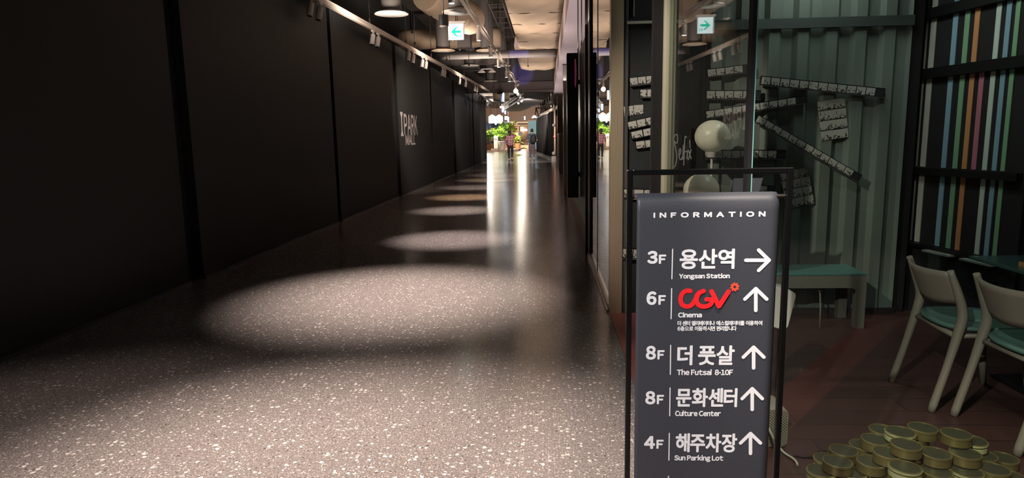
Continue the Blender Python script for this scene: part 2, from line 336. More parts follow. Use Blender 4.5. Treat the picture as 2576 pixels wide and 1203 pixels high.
# ------------------------------------------------------------------ mesh helpers
class MB:
    def __init__(s): s.v = []; s.f = []; s.sm = []
    def add(s, vs, fs, smooth=False):
        n = len(s.v); s.v += [tuple(v) for v in vs]; s.f += [tuple(i + n for i in f) for f in fs]; s.sm += [smooth] * len(fs); return s
    def box(s, x0, x1, y0, y1, z0, z1, mtx=None):
        vs = [Vector((x, y, z)) for z in (z0, z1) for y in (y0, y1) for x in (x0, x1)]
        if mtx: vs = [mtx @ v for v in vs]
        return s.add(vs, [(0, 2, 3, 1), (4, 5, 7, 6), (0, 1, 5, 4), (2, 6, 7, 3), (0, 4, 6, 2), (1, 3, 7, 5)])
    def cbox(s, c, d, mtx=None):
        return s.box(c[0] - d[0] / 2, c[0] + d[0] / 2, c[1] - d[1] / 2, c[1] + d[1] / 2, c[2] - d[2] / 2, c[2] + d[2] / 2, mtx)
    def prism(s, pts, a, b, axis=1):
        """2-D outline extruded along an axis between a and b"""
        n = len(pts)
        def mk(p, t):
            return (t, p[0], p[1]) if axis == 0 else ((p[0], t, p[1]) if axis == 1 else (p[0], p[1], t))
        vs = [mk(p, a) for p in pts] + [mk(p, b) for p in pts]
        fs = [tuple(range(n))[::-1], tuple(range(n, 2 * n))] + [(i, (i + 1) % n, n + (i + 1) % n, n + i) for i in range(n)]
        return s.add(vs, fs)
    def rings(s, rings, cap=True, smooth=True, closed=True):
        n = len(rings[0]); vs = [v for r in rings for v in r]; fs = []
        for k in range(len(rings) - 1):
            for i in range(n if closed else n - 1):
                j = (i + 1) % n; fs.append((k * n + i, k * n + j, (k + 1) * n + j, (k + 1) * n + i))
        s.add(vs, fs, smooth)
        if cap:
            b = len(s.v) - len(vs)
            s.f += [tuple(b + i for i in range(n))[::-1], tuple(b + len(vs) - n + i for i in range(n))]; s.sm += [False, False]
        return s
    def tube(s, pts, r, n=10, cap=True, rs=None, flat=None):
        pts = [Vector(p) for p in pts]; rings = []; up = None
        for k, p in enumerate(pts):
            t = (pts[min(k + 1, len(pts) - 1)] - pts[max(k - 1, 0)]).normalized()
            if up is None:
                up = Vector((0, 0, 1)) if abs(t.z) < .9 else Vector((1, 0, 0))
            u = (up - t * up.dot(t)).normalized(); w = t.cross(u); up = u
            rr = rs[k] if rs else r
            rings.append([p + (u * cos(2 * pi * i / n) * (flat or 1) + w * sin(2 * pi * i / n)) * rr for i in range(n)])
        return s.rings(rings, cap)
    def cyl(s, a, b, r, n=20, r2=None):
        return s.tube([a, b], r, n, True, [r, r if r2 is None else r2])
    def lathe(s, prof, c=(0, 0, 0), n=28, cap=True):
        runs = [[prof[0]]]                       # corners sharper than 40 degrees start a new run, so they shade crisply
        for k in range(1, len(prof)):
            runs[-1].append(prof[k])
            if k < len(prof) - 1:
                a = Vector(prof[k]) - Vector(prof[k - 1]); b = Vector(prof[k + 1]) - Vector(prof[k])
                if a.length > 1e-6 and b.length > 1e-6 and a.angle(b) > .7: runs.append([prof[k]])
        for q, rn in enumerate(runs):
            s.rings([[(c[0] + r * cos(2 * pi * i / n), c[1] + r * sin(2 * pi * i / n), c[2] + z) for i in range(n)] for r, z in rn], False)
        if cap:
            for (r, z), rev in ((prof[0], True), (prof[-1], False)):
                if r > .002:
                    f = list(range(n)); s.add([(c[0] + r * cos(2 * pi * i / n), c[1] + r * sin(2 * pi * i / n), c[2] + z) for i in range(n)], [tuple(f[::-1] if rev else f)])
        return s
    def sphere(s, c, r, n=20, sz=1.0):
        k = n // 2
        return s.lathe([(max(1e-4, r * sin(pi * i / k)), -r * sz * cos(pi * i / k)) for i in range(k + 1)], c, n)
    def mesh(s, name):
        me = bpy.data.meshes.new(name); me.from_pydata(s.v, [], s.f); me.update()
        me.polygons.foreach_set('use_smooth', s.sm); return me

def link(name, me, mt, parent=None):
    o = bpy.data.objects.new(name, me); COL.objects.link(o)
    if mt is not None:
        me.materials.clear(); me.materials.append(mt)
    if parent is not None: o.parent = parent
    return o
def part(name, mb, mt, parent, label=None, bevel=0):
    o = link(name, mb.mesh(name), mt, parent)
    if label: o['label'] = label
    if bevel:
        b = o.modifiers.new('bevel', 'BEVEL'); b.width = bevel; b.segments = 2; b.limit_method = 'ANGLE'
    return o
def thing(name, label, cat, loc=(0, 0, 0), rz=0.0, group=None):
    o = bpy.data.objects.new(name, None); COL.objects.link(o); o.location = loc; o.rotation_euler = (0, 0, rz)
    o.empty_display_size = .05
    o['label'] = label; o['category'] = cat
    if group: o['group'] = group
    return o
def solo(name, mb, mt, label, cat, group=None, loc=(0, 0, 0), bevel=0):
    o = link(name, mb.mesh(name), mt); o['label'] = label; o['category'] = cat; o.location = loc
    if group: o['group'] = group
    if bevel:
        b = o.modifiers.new('bevel', 'BEVEL'); b.width = bevel; b.segments = 2; b.limit_method = 'ANGLE'
    return o
def struct(name, mb, mt, parent=None, bevel=0):
    o = link(name, mb.mesh(name), mt, parent)
    if parent is None: o['kind'] = 'structure'
    return o
def kids(o): return [c for c in COL.objects if c.parent == o]
def copy_tree(o, loc=None, label=None, group=None, rz=None, parent=None):
    c = o.copy(); COL.objects.link(c)
    if parent is not None: c.parent = parent
    if loc is not None: c.location = loc
    if rz is not None: c.rotation_euler = (0, 0, rz)
    if label: c['label'] = label
    if group: c['group'] = group
    for ch in kids(o): copy_tree(ch, parent=c)
    return c
ORD = ['first', 'second', 'third', 'fourth', 'fifth', 'sixth', 'seventh', 'eighth', 'ninth', 'tenth', 'eleventh', 'twelfth',
       'thirteenth', 'fourteenth', 'fifteenth', 'sixteenth', 'seventeenth', 'eighteenth', 'nineteenth', 'twentieth']

_GL = {}
def glyph(ch):
    """outline of one character; Latin letters and digits are taken in their full-width sans form"""
    if ch in _GL: return _GL[ch]
    c = bpy.data.curves.new('lettering', 'FONT'); c.body = chr(ord(ch) + 0xFEE0) if 33 <= ord(ch) <= 126 else ch; c.resolution_u = 4
    o = bpy.data.objects.new('lettering', c); COL.objects.link(o)
    bpy.context.view_layer.update()
    me = bpy.data.meshes.new_from_object(o.evaluated_get(bpy.context.evaluated_depsgraph_get()))
    r = ([(v.co.x, v.co.y) for v in me.vertices], [tuple(p.vertices) for p in me.polygons])
    bpy.data.meshes.remove(me); bpy.data.objects.remove(o); bpy.data.curves.remove(c)
    _GL[ch] = r; return r
def text_shape(body, spacing=.09):
    vs, fs, x = [], [], 0.0
    for ch in body:
        if ch == ' ': x += .24; continue
        if ch in '-Il':                      # plain bars for the hyphen, capital I and small l
            h0, h1, w = (.27, .36, .22) if ch == '-' else (0, max(v[1] for v in glyph('H' if ch == 'I' else 'h')[0]), .085)
            gv, gf = [(0, h0), (w, h0), (w, h1), (0, h1)], [(0, 1, 2, 3)]
        else: gv, gf = glyph(ch)
        x0 = min(v[0] for v in gv); x1 = max(v[0] for v in gv); n = len(vs)
        vs += [(v[0] - x0 + x, v[1]) for v in gv]; fs += [tuple(i + n for i in f) for f in gf]; x += x1 - x0 + spacing
    return vs, fs
def text_part(name, body, parent, to_local, u0, u1, v0, v1, mt, bold=.0, spacing=.09, kb=1.0):
    """lettering stretched to the box u0..u1, v0..v1 of a surface and fattened by bold (in metres);
    to_local(u, v, lift) gives the point on the surface"""
    vs, fs = text_shape(body, spacing)
    xs = [v[0] for v in vs]; ys = [v[1] for v in vs]
    ax, bx, ay, by = min(xs), max(xs), min(ys), max(ys)
    bold *= kb; u0 += bold; u1 -= bold; v0 += bold; v1 -= bold
    mb = MB(); n = 10 if bold else 0
    for k in range(n + 1):
        du, dv = (bold * cos(2 * pi * k / n), bold * sin(2 * pi * k / n)) if k < n else (0, 0)
        mb.add([to_local(u0 + (x - ax) / (bx - ax) * (u1 - u0) + du, v0 + (y - ay) / (by - ay) * (v1 - v0) + dv, .0005 + .00003 * k) for x, y in vs], fs)
    return link(name, mb.mesh(name), mt, parent)
def strokes_mb(mb, lines, w, to_local, lift=.001):
    """flat rounded strokes through 2-D points, laid on a surface"""
    lf = lift
    for ln in lines:
        pts = [Vector(p) for p in ln]
        for a, b in zip(pts, pts[1:]):
            d = (b - a)
            if d.length < 1e-9: continue
            nrm = Vector((-d.y, d.x)).normalized() * w / 2; lf += .00002
            mb.add([to_local(p.x, p.y, lf) for p in (a + nrm, a - nrm, b - nrm, b + nrm)], [(0, 1, 2, 3)])
        for p in pts:
            n = 14; lf += .00002
            mb.add([to_local(p.x + cos(2 * pi * i / n) * w / 2, p.y + sin(2 * pi * i / n) * w / 2, lf) for i in range(n)], [tuple(range(n))])
    return mb
def smooth2(pts, n=5):
    out = []; P = [Vector(p) for p in pts]
    for i in range(len(P) - 1):
        p0, p1, p2, p3 = P[max(i - 1, 0)], P[i], P[i + 1], P[min(i + 2, len(P) - 1)]
        for k in range(n):
            t = k / n
            out.append(.5 * ((2 * p1) + (p2 - p0) * t + (2 * p0 - 5 * p1 + 4 * p2 - p3) * t * t + (3 * p1 - p0 - 3 * p2 + p3) * t ** 3))
    out.append(P[-1]); return out
# ------------------------------------------------------------------ the setting
XL, XR = -3.6, 0.485
WALL_END = 39.4
struct('floor', MB().box(-14, 7, -8, 92, -.2, 0), M['terrazzo'])
struct('floor_shop', MB().box(XR, 5.5, -4, 5.25, -.02, .003), M['shop_floor'])
struct('trim_1', MB().box(XR, .70, -4, 5.055, .003, .006), M['red_paint'])      # red painted strip outside the glass
struct('ceiling', MB().box(-14, 7, -8, 92, 5.6, 5.8), M['dark'])
struct('ceiling_shop', MB().box(.72, 5.5, -4, 5.25, 3.0, 3.08), M['interior_dark'])
# left wall: black hoarding panels with open joints in front of a dark backing
JO = [(-3.0, .16), (1.6, .16), (6.36, .24), (11.05, .22), (15.75, .26), (20.6, .3), (25.6, .42), (30.9, .3), (32.3, .25), (36.1, .3)]
HT = 3.62
wl = struct('wall_left', MB().box(XL - .16, XL - .08, -8, WALL_END, 0, HT), M['joint'])
ys = [-8.0]
for y, w in JO: ys += [y - w / 2, y + w / 2]
ys.append(WALL_END)
sk = 0
for k in range(0, len(ys), 2):
    a, b = ys[k], ys[k + 1]
    off = .018 if k % 4 else 0.0
    part('hoarding_panel', MB().box(XL - .07, XL + off, a, b, .03, HT), M['hoarding'], wl)
    part('panel_skirting', MB().box(XL - .07, XL + off + .02, a, b, 0, .028), M['skirting'], wl)
part('end_return', MB().box(XL - .9, XL, WALL_END, WALL_END + .06, 0, HT), M['hoarding'], wl)
struct('wall_left_upper', MB().box(-4.6, -4.5, -8, WALL_END, HT - .3, 5.6).box(-4.55, XL - .08, -8, WALL_END, HT - .05, HT - .02), M['interior_dark'])
struct('wall_behind', MB().box(-4.6, 5.5, -8.1, -8, 0, 5.6), M['beige_panel'])
# right side beyond the shop: storefront line, bulkhead
struct('wall_right', MB().box(XR + .35, XR + .45, 5.25, 37, 0, 5.6), M['interior_dark'])
struct('trim_2', MB().box(.36, 1.2, 8.6, 36.2, 3.42, 3.95).box(.36, .9, 36.2, 40, 3.42, 3.95), M['bulkhead'])     # lilac bulkhead
struct('trim_3', MB().box(-4.5, .40, 30.9, 31.2, 3.52, 3.92).box(-4.5, .40, 30.8, 31.3, 3.46, 3.52).box(-4.5, .4, 30.86, 30.9, 3.84, 3.9), M['beam'])   # cross beam
struct('trim_9', MB().box(-4.5, .40, 31.0, 31.1, 3.93, 5.6), M['neck'])
# soffit beyond the beam, running off to the left
struct('ceiling_soffit', MB().prism([(.25, 38.9), (.25, 36), (-1.0, 34), (-2.0, 46), (-4.2, 62), (-2.4, 62), (-.6, 50)], 3.75, 5.0, 2), M['neck'])
# far end
struct('wall_far', MB().box(-14, 7, 90, 90.2, 0, 5.6), M['wood_clad'])
struct('wall_far_left', MB().box(-14.2, -14, 39, 90, 0, 5.6).box(-14, -4.4, 39.0, 39.2, 0, 5.6), M['wood_clad'])
struct('wall_far_right', MB().box(5.5, 5.7, 40, 90, 0, 5.6), M['wood_clad'])

# shop: glazing line a hair off parallel to the corridor
GA = R(0.5); GN = Vector((cos(GA), sin(GA), 0)); GC = .742
def gx(y): return (GC - GN.y * y) / GN.x
def glass_panel(mb, ya, yb, z0, z1, t=.012):
    a, b = Vector((gx(ya), ya, 0)), Vector((gx(yb), yb, 0)); n = GN * t
    vs = [(p + q) + Vector((0, 0, z)) for z in (z0, z1) for p in (a, b) for q in (Vector((0, 0, 0)), n)]
    return mb.add(vs, [(0, 1, 3, 2), (4, 6, 7, 5), (0, 4, 5, 1), (2, 3, 7, 6), (0, 2, 6, 4), (1, 5, 7, 3)])
YJ, YM = 2.42, 4.02      # joint towards the camera; mullion at the doorway
w1 = struct('window_1', glass_panel(MB(), YJ + .02, YM - .03, .02, 2.98), M['pane'])
# the second pane turns in front of the chairs, away from the corridor
PA, PB = Vector((gx(YJ) + .006, YJ - .006, 0)), Vector((2.7, 1.72, 0))
def turned(mb, f0, f1, z0, z1, t=.012, o=0.0):
    d = PB - PA; n = Vector((-d.y, d.x, 0)).normalized(); vs = [PA + d * f + n * q + Vector((0, 0, z)) for z in (z0, z1) for f in (f0, f1) for q in (o, o + t)]
    return mb.add(vs, [(0, 1, 3, 2), (4, 6, 7, 5), (0, 4, 5, 1), (2, 3, 7, 6), (0, 2, 6, 4), (1, 5, 7, 3)])
w2 = struct('window_2', turned(MB(), .006, 1, .02, 2.98), M['pane'])
part('sill', turned(MB(), .006, 1, .003, .019), M['skirting'], w2)
part('glass_edge', MB().box(gx(YJ) + .0125, gx(YJ) + .017, YJ - .024, YJ - .010, .02, 2.98), M['pane_edge'], w2)
part('black_seal', MB().box(gx(YJ) - .002, gx(YJ) + .0124, YJ - .026, YJ + .02, .02, 2.98), M['joint'], w1)
# pale steel mullion where the glass meets the back wall, and the black post next to it
struct('trim_4', MB().box(gx(YM) - .015, gx(YM) + .022, YM - .03, YM + .06, 0, 3.0).box(gx(YM) + .024, gx(YM) + .036, YM - .036, YM + .06, 0, 3.0).box(gx(YM) + .038, gx(YM) + .055, YM - .03, YM + .06, 0, 3.0), M['pale_steel'])
struct('trim_5', MB().box(gx(YM) - .073, gx(YM) - .017, YM + .0, YM + .06, 0, 3.0), M['joint'])
# dark return wall with its head rail, up to the corridor corner
wb = struct('wall_back', MB().box(.58, 1.22, 5.055, 5.15, 0, 3.4), M['back_dark'])
part('head_rail', MB().box(.60, 1.0, 5.02, 5.055, 2.205, 2.225), M['alu'], wb)
part('side_jamb', MB().box(.592, .612, 5.03, 5.055, 0, 3.4), M['skirting'], wb)
part('conduit', MB().box(.648, .654, 5.035, 5.055, 2.26, 3.4), M['alu'], wb)
# corrugated container wall at the back of the shop
prof = []; x = 1.22; P = .205
while x < 2.55:
    prof += [(x, 5.02), (x + .075, 5.02), (x + .105, 5.056), (x + .175, 5.056)]; x += P
prof += [(2.64, 5.02), (2.64, 5.14), (1.22, 5.14)]
wbs = struct('wall_back_shop', MB().prism(prof, 0, 3.0, 2), M['container'])
part('end_panel', MB().box(2.645, 2.74, 5.06, 5.14, 0, 3.0), M['interior_dark'], wbs)
part('cross_rail', MB().box(1.22, 2.64, 4.995, 5.02, 2.14, 2.21), M['rail_dark'], wbs)
part('bottom_rail', MB().box(1.22, 2.64, 4.99, 5.02, 0.003, .05), M['interior_dark'], wbs)
# right wall of the shop runs away from the camera
WN = Vector((1, .176, 0)); WC = 3.71
def wx(y): return WC - .176 * y
mb = MB(); mb.prism([(wx(5.2) + .03, 5.2), (wx(.5) + .03, .5), (wx(.5) + .15, .5), (wx(5.2) + .15, 5.2)], 0, 3.0, 2)
struct('wall_right_shop', mb, M['interior_dark'])
# corridor storefront pane, with channel, between the two steel columns
wp = struct('window_4', MB().box(XR + .015, XR + .027, 5.16, 7.52, .05, 3.0), M['pane_dark'])
part('floor_channel', MB().box(XR - .004, XR + .05, 5.16, 7.6, 0, .05).box(XR - .02, XR - .006, 5.1, 7.6, 0, .02), M['alu'], wp)
part('pane_joint', MB().box(XR + .010, XR + .03, 6.5, 6.512, .05, 3.0), M['pane_edge'], wp)
struct('trim_6', MB().box(XR + .012, .580, 5.05, 5.15, 0, 3.4).box(XR, XR + .012, 5.05, 5.16, 0, 3.4), M['steel'])
struct('trim_7', MB().box(XR - .004, XR + .05, 7.53, 7.70, 0, 3.0).box(XR + .002, XR + .05, 7.72, 7.82, 0, 3.0), M['steel'])
struct('trim_8', MB().box(XR + .0, XR + .06, 7.46, 7.53, 0, 3.0), M['black'])
struct('wall_behind_glass', MB().box(XR + .30, XR + .33, 5.16, 7.8, 0, 3.4), M['interior_dark'])
struct('baseboard_right', MB().box(XR - .012, XR + .1, 7.9, 15.2, 0, .30), M['bulkhead'])
# black shopfront box
sf = thing('black_shopfront', 'black shopfront block with white script lettering on the right of the corridor', 'shopfront', (XR, 9.3, 0))
part('front_panel', MB().box(-.012, .3, -1.42, 2.2, .30, 2.58), M['black'], sf, bevel=.005)
part('jamb', MB().box(-.03, .02, -1.49, -1.42, 0, 3.3), M['black'], sf)
def to_sf(u, v, l): return Vector((-.0125 - l, -u, v))
mb = MB()
lines = [smooth2(p) for p in (
    [(.02, .14), (-.03, .17), (-.07, .12), (-.01, .05), (.0, -.02), (-.05, -.08), (-.09, -.03)],
    [(.05, .0), (.10, .03), (.08, .07), (.05, .02), (.09, -.03), (.12, .0)], [(.14, .15), (.15, -.04), (.18, -.02)],
    [(.25, .15), (.21, .14), (.22, -.10)], [(.18, .05), (.27, .07)], [(.28, .05), (.29, -.03)], [(.32, .06), (.39, -.04)], [(.39, .06), (.32, -.04)])]
for ln in lines: part('script_letter', strokes_mb(MB(), [ln], .022, lambda u, v, l: to_sf(u, v + 1.46, l)), M['script_white'], sf)
mb = MB(); strokes_mb(mb, [[(-.05 + .07 * k, 1.22), (-.01 + .07 * k, 1.22)] for k in range(3)], .02, to_sf); part('small_lettering', mb, M['script_white'], sf)
bl = thing('blade_sign', 'tall black sign slab standing out from the right wall above the pale skirting', 'sign', (.372, 9.5, .52))
part('sign_box', MB().cbox((0, 0, 1.01), (.158, .22, 2.02)), M['black'], bl, bevel=.008)
part('pink_emblem', MB().prism([(.028, 1.94), (.046, 1.93), (.055, 1.78), (.05, 1.60), (.034, 1.54), (.026, 1.6)], -.118, -.111, 1), M['pink'], bl, 'pink emblem')
for z in (.3, 1.6): part('wall_arm', MB().box(.079, .1005, -.03, .03, z, z + .06), M['black'], bl)
for i, (px, py0) in enumerate(((1454, 88), (1463, 62))):
    p = aty(px, py0, 9.9 - i * .7)
    solo('hanger_rod', MB().cyl((p.x, p.y, 2.581), (p.x, p.y, 3.42), .008, 8).box(p.x - .03, p.x + .03, p.y - .03, p.y + .03, 3.40, 3.42), M['rod'],
         ['thin dark rod above the black shopfront, the farther shorter one', 'thin dark rod above the black shopfront, the nearer taller one'][i], 'rod', 'rods over the black shopfront')

# shop lamp: a strip light on the ceiling just outside the picture
def strip_light(name, label, x, y, z, ln, w, col):
    t = thing(name, label, 'lamp', (x, y, z))
    part('housing', MB().box(-.05, .05, -ln / 2, ln / 2, -.05, 0), M['white_metal'], t)
    part('tube', MB().cyl((0, -ln / 2 + .03, -.065), (0, ln / 2 - .03, -.065), .016, 10), M['tube_lamp'], t)
    area('strip_lamp', (x, y, z - .1), (x, y, 0), w, .1, ln, col)
strip_light('strip_light', 'white strip light on the shop ceiling before the back wall', 1.9, 4.55, 2.99, .8, 9, (.92, 1, .95))
strip_light('strip_light', 'white strip light on the shop ceiling near the front', 1.5, .9, 2.99, 1.2, 7, (.94, 1, .90))
spot('shop_spot_lamp', (.55, 1.2, 3.1), (1.32, 2.4, 0), 420, 38, .6, (1, .86, .72))
# ------------------------------------------------------------------ information stand
SY = 1.86; SK = SY / 2.5; SX = .6145 * SK
def zk(z): return CAMH - (CAMH - z) * SK
st = thing('information_stand', 'black framed floor stand with grey directory banner in front of the shop glass', 'sign', (SX, SY, 0))
def sp(px, py): p = aty(px, py, SY - .006); return Vector((p.x - SX, p.z))
X0, X1 = -.3105 * SK, .3065 * SK
ZT = zk(1.268)
fr = MB()
fr.box(X0, X0 + .016, -.004, .012, 0, ZT); fr.box(X1 - .016, X1, -.004, .012, 0, ZT); fr.box(X0 + .016, X1 - .016, -.004, .012, ZT - .016, ZT)
part('frame', fr, M['black_gloss'], st, bevel=.002)
part('foot', MB().box(X0, X0 + .03, -.19, .10, .003, .02), M['black_gloss'], st); part('foot', MB().box(X1 - .03, X1, -.19, .10, .003, .02), M['black_gloss'], st)
part('lower_bar', MB().box(X0 + .016, X1 - .016, .0, .012, .03, .05), M['black_gloss'], st)
part('banner_rod', MB().cyl((X0 + .014, .012, zk(1.160)), (X1 - .014, .012, zk(1.160)), .005, 10), M['alu'], st)
# fabric: flat face, right edge and top rolled back
bn = MB(); NX, NZ = 40, 46; bx0, bx1, bz0, bz1 = -.2735 * SK, .2755 * SK, .055, zk(1.178)
rows = []
for j in range(NZ + 1):
    v = j / NZ; row = []
    for i in range(NX + 1):
        u = i / NX; x = bx0 + (bx1 - bx0) * u; z = bz0 + (bz1 - bz0) * v
        y = -.006
        du = max(0, (u - .93) / .07); y += .034 * du * du
        dv = max(0, (v - .978) / .022); y += .014 * dv * dv
        if u > .93 and v > .97: z -= .012 * du * du
        y += .0004 * (1 + sin(9 * v + 2 * u)) * u
        row.append((x - .004 * (1 - v) * (u > .9), y, z))
    rows.append(row)
vs = [p for r in rows for p in r]; fs = []
for j in range(NZ):
    for i in range(NX):
        a = j * (NX + 1) + i; fs.append((a, a + 1, a + NX + 2, a + NX + 1))
bn.add(vs, fs, True)
bo = part('banner', bn, M['banner'], st)
so = bo.modifiers.new('thickness', 'SOLIDIFY'); so.thickness = .0012; so.offset = -1
def on_banner(u, v, l): return Vector((u, -.0061 - l, v))
def bt(name, body, a, mt='print_white', bold=.0015, spacing=.09):
    x0, y0, x1, y1 = a; p, q = sp(x0, y1), sp(x1, y0)
    return text_part(name, body, st, on_banner, p.x, q.x, p.y, q.y, M[mt], bold, spacing, SK)
def bstroke(name, lines, wpx, mt='print_white'):
    mb = MB(); strokes_mb(mb, [[sp(*p) for p in ln] for ln in lines], wpx * .00149 * SK, on_banner); return part(name, mb, M[mt], st)
z5 = lambda x, y: (1540 + x / 3.008, 420 + y / 3.008)
z6 = lambda x, y: (1540 + x / 2.986, 800 + y / 2.986)
bt('title_lettering', 'INFORMATION', (1643.7, 531.5, 1926, 548.5), bold=.0017, spacing=.52)
ROWS_TXT = [
    (('3', (1628, 631, 1654.7, 664)), (1657, 640.5, 1676, 664), (1692, 627, 1690, 701.5), ('용산역', (1709, 625.5, 1849, 677.6)), ('Yongsan Station', (1708, 687.5, 1836, 704.5)), ('R', 1871.5, 624.5, 1939, 685)),
    (('6', (1626, 733, 1652, 767.5)), (1656, 742.5, 1675, 767), (1689.5, 726, 1688, 802), None, ('Cinema', (1705.5, 785.5, 1766, 799)), ('U', 1869, 721.5, 1933, 785.7)),
    (('8', (1624.4, 870, 1650.5, 905)), (1653.5, 881, 1671.8, 904.5), (1687, 868.7, 1686, 942), ('더 풋살', (1703, 869, 1848.8, 919)), ('The Futsal  8-10F', (1702.4, 929, 1844, 944)), ('U', 1865, 868.7, 1926, 930.6)),
    (('8', (1623, 984, 1649, 1017.5)), (1652, 993.5, 1670.5, 1017), (1685.5, 976, 1684.5, 1046), ('문화센터', (1700, 976.5, 1855.5, 1024)), ('Culture Center', (1698, 1033, 1813.6, 1047)), ('U', 1862, 973, 1922, 1035)),
    (('4', (1620, 1097, 1648, 1129.5)), (1651, 1106.5, 1669.5, 1129), (1683.5, 1090, 1682.5, 1157.5), ('해주차장', (1699, 1090.7, 1855, 1137.6)), ('Sun Parking Lot', (1696, 1145.5, 1819.6, 1162)), ('U', 1858, 1085.7, 1917.4, 1145.6)),
]
for (num, fb, dv, ko, en, ar) in ROWS_TXT:
    n = bt('floor_number', num[0], num[1], bold=.0030)
    bt('floor_letter', 'F', fb, bold=.0022)
    bstroke('divider', [[(dv[0], dv[1]), (dv[2], dv[3])]], 2.8)
    if ko: bt('korean_lettering', ko[0], ko[1], bold=.0024)
    bt('english_lettering', en[0], en[1], bold=.0012)
    k, x0, y0, x1, y1 = ar; w = 9.2; h = w / 2; xm, ym = (x0 + x1) / 2, (y0 + y1) / 2
    if k == 'R': ln = [[(x0 + h, ym), (x1 - h - 1, ym)], [(xm + 3, y0 + h), (x1 - h, ym), (xm + 3, y1 - h)]]
    else: ln = [[(xm, y1 - h), (xm, y0 + h + 1)], [(x0 + h, ym - 1), (xm, y0 + h), (x1 - h, ym - 1)]]
    bstroke('arrow', ln, w)
bt('korean_note', '더 센터 엘리베이터나 에스컬레이터를 이용하여', (1704, 806.7, 1917.8, 819.5), bold=.0007)
bt('korean_note', '6층으로 이동하시면 편리합니다', (1704, 820.3, 1853, 833), bold=.0007)
bstroke('divider', [[(1681.5, 1198), (1681, 1255)]], 2.8)
C = [(590, 938), (555, 939), (526, 966), (517, 1004), (530, 1042), (566, 1056), (603, 1042), (630, 1000)]
G1 = [(630, 1000), (650, 958), (690, 938)]
G2 = [(690, 938), (655, 956), (638, 1000), (650, 1040), (692, 1056), (740, 1040), (756, 1006)]
G3 = [(756, 1003), (712, 1000)]
V = [(750, 940), (806, 1052), (878, 940)]
mb = MB(); strokes_mb(mb, [[sp(*z5(*p)) for p in l] for l in (smooth2([*C]), smooth2(G1), smooth2(G2), G3, V)], 36 / 3.008 * .00149 * SK, on_banner)
part('red_logo', mb, M['print_red'], st, 'red rounded logo lettering')
mb = MB(); c = sp(1848.2, 722)
for k in range(8):
    a = 2 * pi * k / 8 + .2; d = Vector((cos(a), sin(a)))
    mb.add([on_banner(*(c + (d * .0115 + d * (.0068 * cos(t)) + Vector((-d.y, d.x)) * (.0046 * sin(t))) * SK), .001 + .00004 * k) for t in [2 * pi * i / 12 for i in range(12)]], [tuple(range(12))])
part('orange_flower', mb, M['print_orange'], st, 'small orange-red flower mark')

# ------------------------------------------------------------------ lettering on the hoarding
lt = thing('wall_lettering', 'pale grey two-line capital lettering on the black hoarding wall', 'lettering', (XL + .019, 17.2, 1.3))
def on_wall(u, v, l): return Vector((l, u - 17.2, v - 1.3))
def wl_text(name, body, a, b, z0, z1, bold): return text_part(name, body, lt, on_wall, a, b, z0, z1, M['letter_grey'], bold)
p0, p1 = atx(1013, 280, XL), atx(1047.5, 300, XL)
wl_text('letters', 'PARK', p0.y, p1.y, 1.50, 2.03, .012)
yi = atx(1005, 300, XL).y; yj = atx(1011.5, 300, XL).y; ym_ = (yi + yj) / 2
mb = MB(); strokes_mb(mb, [[(ym_, 1.53), (ym_, 2.02)]], .10, on_wall); part('letter_stem', mb, M['letter_grey'], lt)
for z, s in ((2.06, -1), (1.47, 1)):
    mb = MB(); mb.add([on_wall(u, v, .0012) for u, v in ((yi, z), (yj, z), (yj, z + .03 * s), (ym_ + .05, z + .13 * s), (ym_ - .05, z + .13 * s), (yi, z + .03 * s))], [(0, 1, 2, 3, 4, 5)])
    part('letter_serif', mb, M['letter_grey'], lt)
wl_text('letters', 'MALL', atx(1018.5, 345, XL).y, atx(1043, 345, XL).y, 1.24, 1.52 - .02, .012)

# ------------------------------------------------------------------ film-strip photo displays on the shop walls
def tile(w, h, t): return MB().box(-w / 2, w / 2, -t, 0, -h / 2, h / 2).mesh('photo')
def photo_strip(label, TL, TR, BL, n, start=0, y=4.99, end=True, shelf=True, group='photo strips on the shop walls'):
    a, b, c = aty(*TL, y), aty(*TR, y), aty(*BL, y)
    ln = (b - a).length; h = max(.055, (a - c).length); ang = math.atan2(b.z - a.z, b.x - a.x)
    mid = (a + b) / 2 + Vector((sin(ang), 0, -cos(ang))) * h / 2
    t = thing('photo_strip', label, 'photo strip', mid, 0, group); t.rotation_euler = (0, -ang, 0)
    part('backing', MB().box(-ln / 2, ln / 2, -.006, .024, -h / 2, h / 2), M['black'], t)
    if shelf: part('ledge', MB().box(-ln / 2, ln / 2 , -.016, -.0062, -h / 2 - .004, -h / 2 + .002), M['skirting'], t)
    cells = n + (1 if end else 0); cw = ln / cells
    me = tile(cw * .90, h * .80, .0022); me.materials.append(M['photo'])
    for k in range(n):
        o = bpy.data.objects.new('photo', me); COL.objects.link(o); o.parent = t; o.location = (-ln / 2 + cw * (k + .5), -.0063, 0)
    if end: part('end_card', MB().box(ln / 2 - cw * .95, ln / 2 - cw * .05, -.0075, -.0062, -h * .4, h * .4), M['photo_blank'], t, 'dark end card')
    return t
photo_strip('long photo strip sloping gently down right, topmost right of the glass joint', (1916, 190.7), (2227.5, 222.7), (1916.5, 214), 12)
photo_strip('photo strip rising to the right just below the topmost long one', (1774, 279), (2024, 240), (1775, 299), 10)
photo_strip('short photo strip rising right, highest one above the globe lamp', (1778, 174), (1890, 160), (1779, 195), 4)
photo_strip('short level photo strip, second from the top above the globe lamp', (1777, 227), (1914, 227), (1777, 250), 5)
photo_strip('steep diagonal photo strip descending to the right across the shop wall', (1909, 289), (2169, 441), (1900, 307), 12, y=4.97)
